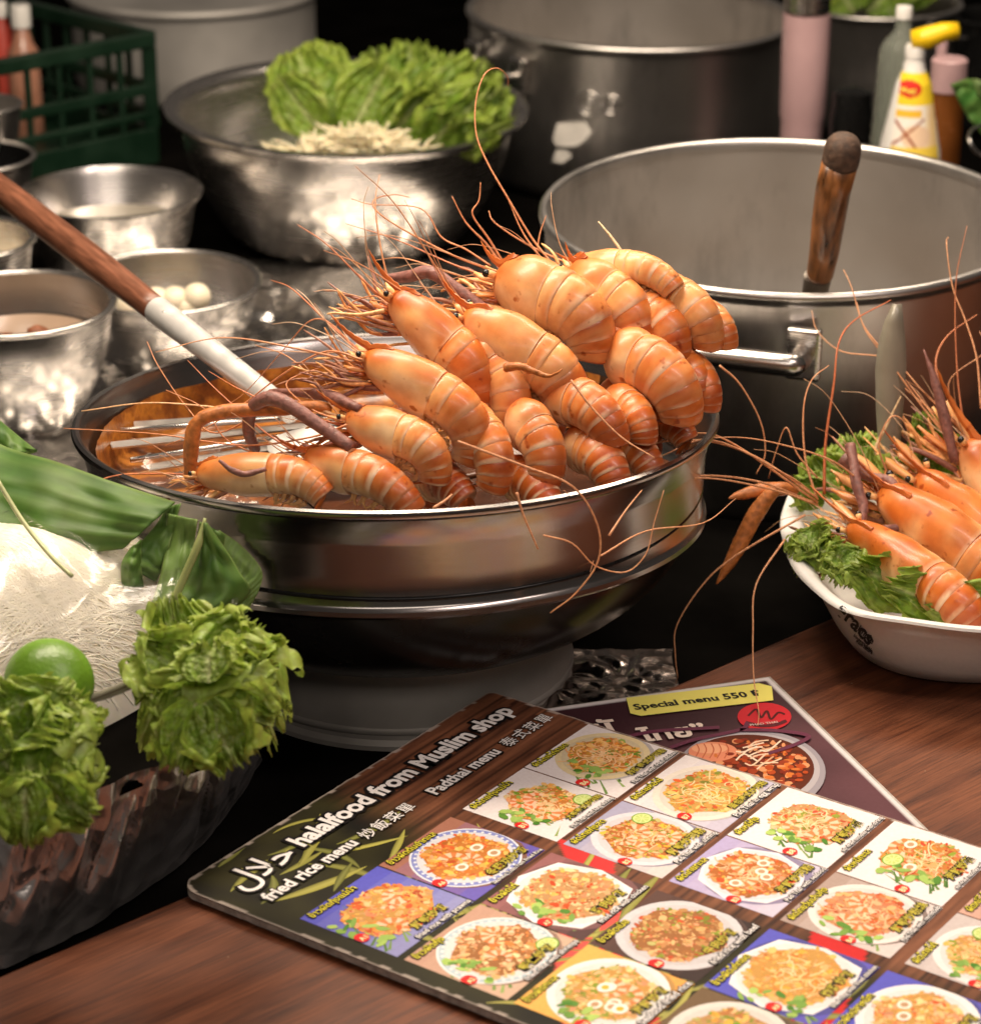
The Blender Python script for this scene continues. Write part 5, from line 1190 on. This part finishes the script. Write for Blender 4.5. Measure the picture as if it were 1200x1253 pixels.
    if cjk: put_text(tb, cjk, u0 + du * .40, v0 + dv * .88, width=du * .56, color=(.50, .42, .05), outline=BLK, ow=.09, bold=.02, z=.00125, maxh=.0085)
    put_text(tb, eng, u0 + du * .30, v0 + dv * .985, width=du * .68, color=WHITE, outline=BLK, ow=.10, bold=.015, z=.00130)
    for m_ in tb: m_.build('lettering_line', M['printtext'], menu, smooth=False)
PW = (.80, .73, .72); BLU = (.10, .10, .50); LIL = (.42, .36, .58)
OR1 = (.80, .34, .08); OR2 = (.62, .22, .05); YE1 = (.85, .55, .18); BR1 = (.45, .22, .09); BG1 = (.72, .50, .28); GR1 = (.25, .35, .06); PK = (.82, .45, .32); RD = (.65, .08, .04)
c0, c1_, c2_, c3 = .015, .099, .195, .271
# first column (fried rice, front edge)
dish(c0, .092, .0835, .0805, BLU, None, [YE1, OR1, BG1], 'A1', 'ข้าวผัดกุ้งแม่น้ำ', '鮮蝦炒飯', 'fried rice with prawns', 1, prawns=3, green=1, bg2=(.30, .30, .5), rx=.46, ry=.40)
dish(c0, .177, .0835, .0805, (.50, .30, .22), (.80, .76, .74), [BR1, PK, BG1], 'A2', 'ข้าวผัดกุ้ง', '蝦仁炒飯', 'fried rice with shrimps', 2, prawns=3, lime=True, green=1, bg2=(.6, .42, .3), rim=(.45, .55, .6))
dish(c0, .262, .0835, .0805, (.80, .42, .10), (.80, .78, .74), [YE1, BG1, GR1, PK], 'A3', 'ข้าวผัดทะเล', '海鮮炒飯', 'Seafood fried rice', 3, rings=4, prawns=2, egg=2, green=1, bg2=(.75, .35, .08))
dish(c0, .347, .0835, .0805, (.16, .10, .05), (.70, .66, .6), [BG1, GR1, BR1], 'A4', 'ข้าวผัดปู', '蟹肉炒飯', 'fried rice with crab', 4, green=1, prawns=1)
dish(c0, .432, .0835, .0805, BLU, (.80, .78, .74), [YE1, BG1, PK], 'A5', 'ข้าวผัดหมู', '雞蛋炒飯', 'fried rice with egg', 14, green=1, egg=1)
# second column
dish(c1_, .092, .0825, .0805, (.35, .15, .10), (.72, .74, .80), [OR1, OR2, YE1], 'A6', 'ข้าวผัดต้มยำทะเล', '冬蔭功炒飯', 'Seafood Tom Yum Fried Rice', 5, rings=3, prawns=2, rim=(.22, .25, .55), green=0, bg2=BLU)
dish(c1_, .177, .0825, .0805, (.30, .12, .12), (.82, .80, .80), [BG1, YE1, BR1], 'A7', 'ข้าวผัดไก่', '雞肉炒飯', 'fried rice with chicken', 6, green=1, bg2=(.05, .03, .03), square=True, rx=.45, ry=.45)
dish(c1_, .262, .0825, .0805, (.10, .05, .04), (.60, .58, .60), [BR1, BG1, (.62, .40, .20)], 'A8', 'ข้าวผัดเนื้อ', '牛肉炒飯', 'fried rice with beef', 7, rim=None, bg2=(.03, .02, .02), rx=.44, ry=.44)
dish(c1_, .347, .0835, .0805, BLU, (.82, .80, .78), [YE1, OR1, BG1], 'A9', 'ข้าวผัดไก่ทอด', '炸雞炒飯', 'fried rice with fried chicken', 8, green=1, strands=30, bg2=(.12, .10, .45), square=True, rx=.46, ry=.45)
dish(c1_, .432, .0835, .0805, BLU, (.82, .80, .78), [YE1, BG1, PK], 'A10', 'ข้าวผัดปลาหมึก', '魷魚炒飯', 'fried rice with squid', 9, green=1, rings=2, bg2=(.12, .10, .45))
# third column
dish(c2_, .092, .0755, .0805, PW, None, [OR1, YE1, PK], 'B1', 'ผัดไทยกุ้งแม่น้ำ', '大蝦泰式炒河粉', 'Pad Thai with king shrimp', 10, prawns=4, green=1, lime=True, strands=30, rx=.40, ry=.36)
dish(c2_, .177, .0755, .0805, (.40, .38, .52), (.70, .66, .70), [OR2, PK, BG1], 'B2', 'ผัดไทยกุ้งสด', '鮮蝦炒河粉', 'Pad Thai with shrimp', 11, prawns=5, lime=True, strands=40, bg2=(.7, .6, .55))
dish(c2_, .262, .0755, .0805, LIL, (.78, .74, .78), [OR2, PK, BR1], 'B3', 'ผัดไทยทะเล', '海鮮炒河粉', 'Pad Thai with seafood', 12, rings=4, prawns=3, strands=40, bg2=(.62, .56, .66), square=True)
dish(c2_, .347, .0755, .0805, (.40, .30, .26), (.76, .70, .66), [PK, OR2, BG1], 'B4', 'ผัดไทยวุ้นเส้นกุ้ง', '鮮蝦炒粉絲', 'Pad Thai with vermicelli', 13, prawns=4, green=1, strands=30, bg2=(.70, .62, .6))
dish(c2_, .437, .0755, .0805, (.55, .48, .46), (.78, .74, .72), [YE1, PK, BG1], 'B5', 'ผัดไทยไก่', '雞肉炒河粉', 'Pad Thai with chicken', 15, lime=True, green=1, strands=30, bg2=(.70, .62, .6))
# fourth column
dish(c3, .092, .0850, .0805, PW, (.76, .62, .36), [OR1, YE1, BG1], 'B6', 'ผัดไทยไก่ทอด', '炸雞泰式炒河粉', 'Pad Thai with fried chicken', 16, strands=60, green=1, rx=.38, ry=.36, cx=.56, cy=.46)
dish(c3, .177, .0850, .0805, PW, (.78, .70, .60), [YE1, OR1, GR1], 'B7', 'ผัดไทยห่อไข่', '蛋包泰式炒河粉', 'Pad Thai in egg wrap', 17, strands=50, green=0, rx=.44, ry=.38, bg2=(.45, .42, .55))
dish(c3, .262, .0850, .0790, PW, None, [BG1, OR1, RD, GR1], 'B8', 'ผัดหมี่กุ้ง', '鮮蝦炒麵', 'stir-fried noodles with shrimp', 18, prawns=3, strands=40, green=1, rx=.36, ry=.42, cx=.56)
dish(c3, .347, .0855, .0790, PW, None, [OR1, RD, BG1, GR1], 'B9', 'ผัดหมี่ทะเล', '海鮮炒麵', 'stir-fried noodles with seafood', 19, prawns=2, rings=2, strands=40, green=1, lime=True, rx=.36, ry=.42, cx=.56)
dish(c3, .437, .0850, .0790, (.60, .36, .28), (.80, .74, .72), [OR1, PK, BG1], 'B10', 'ผัดหมี่ไก่', '雞肉炒麵', 'stir-fried noodles with chicken', 20, strands=40, lime=True, green=1, bg2=(.5, .3, .25))

# special menu sheet under the board
SZ = .0022; S2 = P(940, 829, SZ); A2 = R(17.5); SU = Vector((math.cos(A2), math.sin(A2), 0)); SV = Vector((SU.y, -SU.x, 0)); SV = (SV + Vector((.035, .01, 0))).normalized()
spc = thing('special_menu', S2 - SU * .1 + SV * .14 - Vector((0, 0, .0016)), 'laminated special menu sheet with yellow banner lying partly under the big menu', 'menu')
def scard(u, v, h=0.0): return S2 + SU * (-.215 + u) + SV * v + Vector((0, 0, h))
def spx(x, y, h=0.0): return P(x, y, SZ + h)
v = []; f = []; c = []; a_, b_ = 80, 100
for i in range(a_ + 1):
    for j in range(b_ + 1):
        u, w = .215 * i / a_, .30 * j / b_; e = min(u, w, .215 - u)
        lift = .0012 * noise.noise(Vector((u * 14, w * 14, 0))) * (1 if e > .01 else .4)
        v.append(scard(u, w, max(-.0004, lift * .3)))
        q = noise.noise(Vector((u * 18, w * 18, 1))); cc = mix((.030, .010, .014), (.12, .045, .055), .15 + .75 * sstep(.03, .12, w) * (.6 + q))
        if e < .0035: cc = (.62, .58, .58)
        c.append(cc)
for i in range(a_):
    for j in range(b_): q = i * (b_ + 1) + j; f.append((q, q + 1, q + b_ + 2, q + b_ + 1))
mk('printed_sheet', v, f, M['print'], spc, cols=c)
v = [scard(-.0025, -.0025, -.0008), scard(.2175, -.0025, -.0008), scard(.2175, .3025, -.0008), scard(-.0025, .3025, -.0008)]; v += [p - Vector((0, 0, .0009)) for p in v]
mk('laminate_edge', v, [(0, 1, 2, 3), (7, 6, 5, 4), (0, 4, 5, 1), (1, 5, 6, 2), (2, 6, 7, 3), (3, 7, 4, 0)], simple('laminate', (.42, .38, .34), .25, 0, .2, 60, .1), spc, smooth=False)
mb = MB()
mb.add([spx(766, 854, .0012), spx(928, 836, .0012), spx(944, 840, .0012), spx(946, 857, .0012), spx(784, 876, .0012), spx(771, 873, .0012)], [(0, 1, 2, 3, 4, 5)], (.80, .72, .16))
def banner(u, v, h=0): return spx(777, 869, .0012) + SU * u + SV * v + Vector((0, 0, h))
bw_ = (spx(932, 851) - spx(777, 869)).length
SU_b = (spx(932, 851) - spx(777, 869)).normalized()
def banner(u, v, h=0): return spx(777, 869, .0012) + SU_b * u + Vector((SU_b.y, -SU_b.x, 0)) * v + Vector((0, 0, h))
put_text(mb, 'Special menu 550 ฿', 0, 0, width=bw_, color=(.015, .015, .015), outline=None, bold=.03, z=.0003, place=banner)
def thb(u, v, h=0): return spx(786, 908, .0012) + SU_b * u + Vector((SU_b.y, -SU_b.x, 0)) * v + Vector((0, 0, h))
put_text(mb, 'ไทย”', 0, 0, width=.052, color=(.80, .66, .56), outline=None, bold=.035, z=.0003, place=thb)
def thc(u, v, h=0): return spx(728, 900, .0012) + SU_b * u + Vector((SU_b.y, -SU_b.x, 0)) * v + Vector((0, 0, h))
put_text(mb, 'ผั', 0, 0, width=.02, color=(.80, .66, .56), outline=None, bold=.035, z=.0003, place=thc)
def oval(cx, cy, a, b, color, h, n=36, rot=0): mb.add([spx(cx + a * math.cos(2 * math.pi * k / n), cy + b * math.sin(2 * math.pi * k / n), h) for k in range(n)], [tuple(range(n))], color)
oval(935, 877, 33, 17, (.55, .02, .03), .0012)
def stroke(pts, wd, color, h):
    kk = catmull([Vector((x, y, 0)) for x, y in pts], 6); n = len(kk); vv = []
    for i, p in enumerate(kk):
        t = kk[min(i + 1, n - 1)] - kk[max(i - 1, 0)]; t.normalize(); w_ = wd if not callable(wd) else wd(i / (n - 1)); vv += [spx(p.x - t.y * w_, p.y + t.x * w_ * .6, h), spx(p.x + t.y * w_, p.y - t.x * w_ * .6, h)]
    mb.add(vv, [(2 * i, 2 * i + 1, 2 * i + 3, 2 * i + 2) for i in range(n - 1)], color)
stroke([(915, 876), (925, 868), (931, 878), (938, 870), (943, 880), (952, 872), (960, 874)], 1.6, (.08, .01, .01), .0014)
stroke([(912, 884), (930, 888), (948, 887), (962, 882)], 3.0, (.10, .015, .02), .0014)
lo = spx(918, 889, .0012)
def lgo(u, v, h=0): return lo + SU_b * u + Vector((SU_b.y, -SU_b.x, 0)) * v + Vector((0, 0, h))
put_text(mb, 'PHAD THAI', 0, 0, width=.022, color=(.6, .5, .45), outline=None, bold=.02, z=.0004, place=lgo)
# printed hot pot with prawns
oval(918, 945, 92, 52, (.30, .27, .30), .0012, 48); oval(917, 943, 86, 46, (.42, .38, .40), .00125, 48); oval(914, 941, 82, 42, (.10, .018, .006), .0013, 48)
rnd = random.Random(3); hh = .0014
for k in range(330):
    t = rnd.uniform(0, 6.28); r_ = math.sqrt(rnd.random()) * .92; hh += 1e-6; oval(914 + 80 * r_ * math.cos(t), 941 + 40 * r_ * math.sin(t), rnd.uniform(2, 7), rnd.uniform(1, 3.5), rnd.choice([(.42, .06, .01), (.60, .16, .03), (.20, .02, .006), (.68, .28, .12), (.30, .04, .01)]), hh, 7)
oval(872, 920, 30, 12, (.70, .24, .13), .0017); oval(868, 916, 22, 6, (.78, .36, .20), .00175)
for q_ in range(5): stroke([(852 + q_ * 9, 910), (855 + q_ * 9, 918), (850 + q_ * 9, 928)], .8, (.50, .12, .05), .00178)
for k in range(14): x = rnd.uniform(896, 930); y = rnd.uniform(915, 942); stroke([(x, y), (x + 10, y - 3 + rnd.uniform(-5, 5)), (x + 26, y - 6 + rnd.uniform(-9, 9))], 1.3, rnd.choice([(.80, .55, .38), (.85, .66, .50), (.65, .35, .2)]), .0018 + k * 3e-6)
for pts in ([(820, 915), (850, 905), (905, 893), (915, 884)], [(905, 893), (950, 894), (988, 900), (975, 910), (940, 922)], [(700, 885), (740, 905), (800, 895), (880, 890)]): stroke(pts, 3.2, (.13, .03, .06), .0020)
mb.build('printed_picture', M['printtext'], spc, smooth=False)

# ------------------------------------------------------------------ green crate with bottles
cr0 = Q(185, 38, 3.52); cz1 = cr0.z; cz0 = GZ; cdir = (Q(-10, 73, 3.34) - cr0); cdir.z = 0; cl = .46; cdir.normalize(); cback = Vector((-cdir.y, cdir.x, 0)); cback = cback if cback.y > 0 else -cback
crate = thing('plastic_crate', (cr0.x, cr0.y, cz0), 'dark green slatted plastic crate at the upper left holding bottles', 'crate')
def cbox(name, a, b, z0, z1, th):
    d_ = (b - a); L_ = d_.length; ang = math.atan2(d_.y, d_.x); Mx = Matrix.Translation(((a.x + b.x) / 2, (a.y + b.y) / 2, (z0 + z1) / 2)) @ Matrix.Rotation(ang, 4, 'Z'); v, f = box((0, 0, 0), (L_, th, z1 - z0), Mx)
    o = mk(name, v, f, M['crate'], crate, smooth=False); bv = o.modifiers.new('bevel', 'BEVEL'); bv.width = .002; bv.segments = 2; return o
base_ = Vector((cr0.x, cr0.y, 0))
for (a, b, nsl) in ((base_, base_ + cdir * cl, 9), (base_, base_ + cback * .30, 6), (base_ + cdir * cl, base_ + cdir * cl + cback * .30, 6), (base_ + cback * .30, base_ + cdir * cl + cback * .30, 9)):
    cbox('rail', a, b, cz1 - .020, cz1, .016); cbox('rail', a, b, cz1 - .085, cz1 - .070, .009); cbox('rail', a, b, cz0, cz0 + .05, .010); cbox('rail', a, b, cz1 - .118, cz1 - .108, .009)
    for k in range(nsl + 1):
        p = a.lerp(b, (k + .12) / (nsl + .24)); w_ = (b - a).normalized() * (.011 if k in (0, nsl) else .004); cbox('slat', p - w_, p + w_, cz0 + .05, cz1 - .02, .008)
v = [base_ + Vector((0, 0, cz0 + .012)), base_ + cdir * cl + Vector((0, 0, cz0 + .012)), base_ + cdir * cl + cback * .3 + Vector((0, 0, cz0 + .012)), base_ + cback * .3 + Vector((0, 0, cz0 + .012))]; mk('crate_floor', v, [(0, 1, 2, 3)], M['crate'], crate, smooth=False)
def bottle(px, py, Y, prof_px, label, matname, capmat, caph, cat='bottle', lab=None):
    """profile in photo pixels: (y, half width) from the top down; stands on the counter"""
    c = Q(px, py, Y); root = thing('bottle', (c.x, c.y, GZ + .001), label, cat); k = mpp(c); pr = []
    for (y, hw) in prof_px[::-1]: z = Q(px, y, Y).z; pr.append((hw * k, max(0, z - GZ - .001)))
    pr = [(0, 0), (pr[0][0] * .94, 0), (pr[0][0], .003)] + [(r_, z) for r_, z in pr if z > .004] + [(pr[-1][0] * .2, pr[-1][1] + .0005), (0, pr[-1][1] + .0005)]
    v, f = lathe(pr, 40); mk('bottle_body', v, f, M[matname], root, local=True, sharp=50)
    y0, y1, hw = caph; z0 = Q(px, y1, Y).z - GZ; z1 = Q(px, y0, Y).z - GZ; r_ = hw * k
    v, f = lathe([(0, z0), (r_, z0 + .001), (r_, z1 - .002), (r_ * .9, z1), (0, z1)], 32); mk('cap', v, f, M[capmat], root, local=True, sharp=40)
    return root, k, c, pr
bottle(28, 60, 3.60, [(32, 7), (40, 10), (52, 13), (62, 19), (200, 20)], 'pinkish brown bottle with white cap standing in the green crate', 'brownglass', 'white_plastic', (6, 34, 12))
bottle(3, 50, 3.62, [(20, 6), (28, 8), (36, 13), (200, 14)], 'red labelled bottle at the left edge in the green crate', 'dull_red', 'white_plastic', (2, 22, 8))
sb_, k, c, pr = bottle(1120, 60, 2.95, [(70, 11), (76, 13), (84, 14), (100, 21), (140, 29), (183, 38), (260, 44)], 'white sauce bottle with yellow label and yellow flip cap behind the stock pot', 'white_plastic', 'white_plastic', (55, 72, 12.5))
def rad_at(z):
    for (r0, z0), (r1, z1) in zip(pr, pr[1:]):
        if z0 <= z <= z1 and z1 > z0: return r0 + (r1 - r0) * (z - z0) / (z1 - z0)
    return pr[3][0]
def bl_pt(px_x, px_y, off=.0006):
    z = Q(1120, px_y, 2.95).z - GZ - .001; r_ = rad_at(z); s = max(-.98, min(.98, (px_x - 1120) * k / r_)); a = -math.pi / 2 + math.asin(s); return Vector(((r_ + off) * math.cos(a), (r_ + off) * math.sin(a), z))
def patch(x0, x1, y0, y1, colf, name='label', off=.0006, n=26, slant=0.0):
    v = []; c_ = []; f = []
    for i in range(n + 1):
        for j in range(n + 1):
            y = y0 + (y1 - y0) * j / n; xl = x0 - slant * (y - y0); xr = x1 + slant * (y - y0); x = xl + (xr - xl) * i / n; v.append(bl_pt(x, y, off)); c_.append(colf(x, y))
    for i in range(n):
        for j in range(n): q = i * (n + 1) + j; f.append((q, q + 1, q + n + 2, q + n + 1))
    return mk(name, v, f, M['print'], sb_, cols=c_, local=True)
def labc(x, y):
    c_ = mix((.85, .80, .72), (.86, .62, .30), sstep(1128, 1142, x + (y - 120) * .0))
    if y < 124: c_ = (.85, .62, .03)
    d1 = ((x - 1113) / 14) ** 2 + ((y - 104) / 10) ** 2
    if y < 124 and d1 < 1: c_ = (.65, .03, .02)
    if 128 < y < 138 and x < 1128: c_ = (.80, .48, .04)
    if y > 138:
        if abs((x - 1118) - (150 - y) * 1.2) < 2 or abs((x - 1104) + (150 - y) * .8) < 2: c_ = (.30, .06, .02)
        elif ((x - 1122) / 18) ** 2 + ((y - 160) / 14) ** 2 < 1: c_ = (.80, .58, .40)
        if y > 172: c_ = (.85, .62, .08)
    return c_
patch(1104, 1140, 86, 190, labc, n=60, slant=.12)
tv, tf = text_mesh('Maggi', 1.0, .02); mb = MB(); mb.add([bl_pt(1103 + p[0] * 7.6, 107.5 - p[1] * 8, .0011) for p in tv], tf, (.85, .70, .10)); mb.build('lettering', M['printtext'], sb_, local=True, smooth=False)
cb = MB(); cc_ = c.z - GZ
z_ = Q(1120, 48, 2.95).z - GZ
v, f = tube([Vector((-.004, 0, z_ - .002)), Vector((.012, -.004, z_ + .002)), Vector((.030, -.002, z_ + .008)), Vector((.046, 0, z_ + .009))], [.012, .013, .011, .010], 20); mk('flip_cap', v, f, M['yellow_plastic'], sb_, local=True)
bottle(1103, 60, 3.05, [(22, 9), (36, 10), (50, 22), (60, 27), (120, 29), (183, 32), (260, 33)], 'clear empty bottle with ribbed neck beside the yellow labelled one', 'bottle', 'white_plastic', (8, 24, 10))
bottle(1160, 100, 3.05, [(112, 22), (120, 21), (150, 21), (250, 20)], 'amber sauce jar with pink lid behind the yellow labelled bottle', 'amber', 'pink_plastic', (72, 112, 22))
bottle(1152, 60, 3.12, [(70, 6), (110, 7), (200, 8)], 'slim pink dispenser between the flip cap and the pink lid', 'pink_plastic', 'pink_plastic', (50, 72, 7))
# mauve tumbler
tm, k, c, pr = bottle(985, 60, 3.25, [(16, 29), (60, 29), (140, 28), (146, 26), (215, 26)], 'tall mauve insulated tumbler with steel collar beside the back stock pot', 'pink_plastic', 'steel', (-8, 14, 28.5), cat='tumbler')
# greens in the far right pot and the leaf at the right edge
leaves_px('green vegetables heaped in the steel pot at the top right', 3.74, [((1040, 15), (1035, -35), 50, 0, .05), ((1070, 12), (1072, -38), 56, .0, .05), ((1100, 14), (1112, -30), 40, .02, .05), ((1060, 14), (1090, -12), 40, -.03, .0), ((1045, 14), (1030, -8), 36, -.04, .0)], 31, bright=.12, ruff=.1, cat='vegetables')
lf = thing('green_leaf', Q(1190, 140, 3.0), 'broad dark green leaf at the right edge behind the stock pot', 'leaf')
sheet(lf, [(1163, 103), (1172, 122), (1186, 146), (1205, 168)], [(1184, 96), (1200, 104), (1216, 120), (1230, 150)], [3.0] * 4, [3.02] * 4, seed=0, base=(.05, .18, .03), veins=9, nu=30, nv=12, bow=.006)
sheet(lf, [(1188, 96), (1200, 98), (1225, 110)], [(1196, 118), (1212, 126), (1230, 140)], [2.98] * 3, [2.98] * 3, seed=0, base=(.14, .22, .08), veins=5, nu=20, nv=10, bow=.004)
wh = thing('wire_whisk', Q(1190, 170, 2.95), 'bent wire handle hanging at the right edge behind the stock pot', 'utensil')
v, f = tube(catmull([Q(1210, 150, 2.95), Q(1190, 158, 2.93), Q(1186, 172, 2.9), Q(1200, 190, 2.9), Q(1230, 200, 2.9)], 8), .0022, 8); mk('wire', v, f, M['steel'], wh)
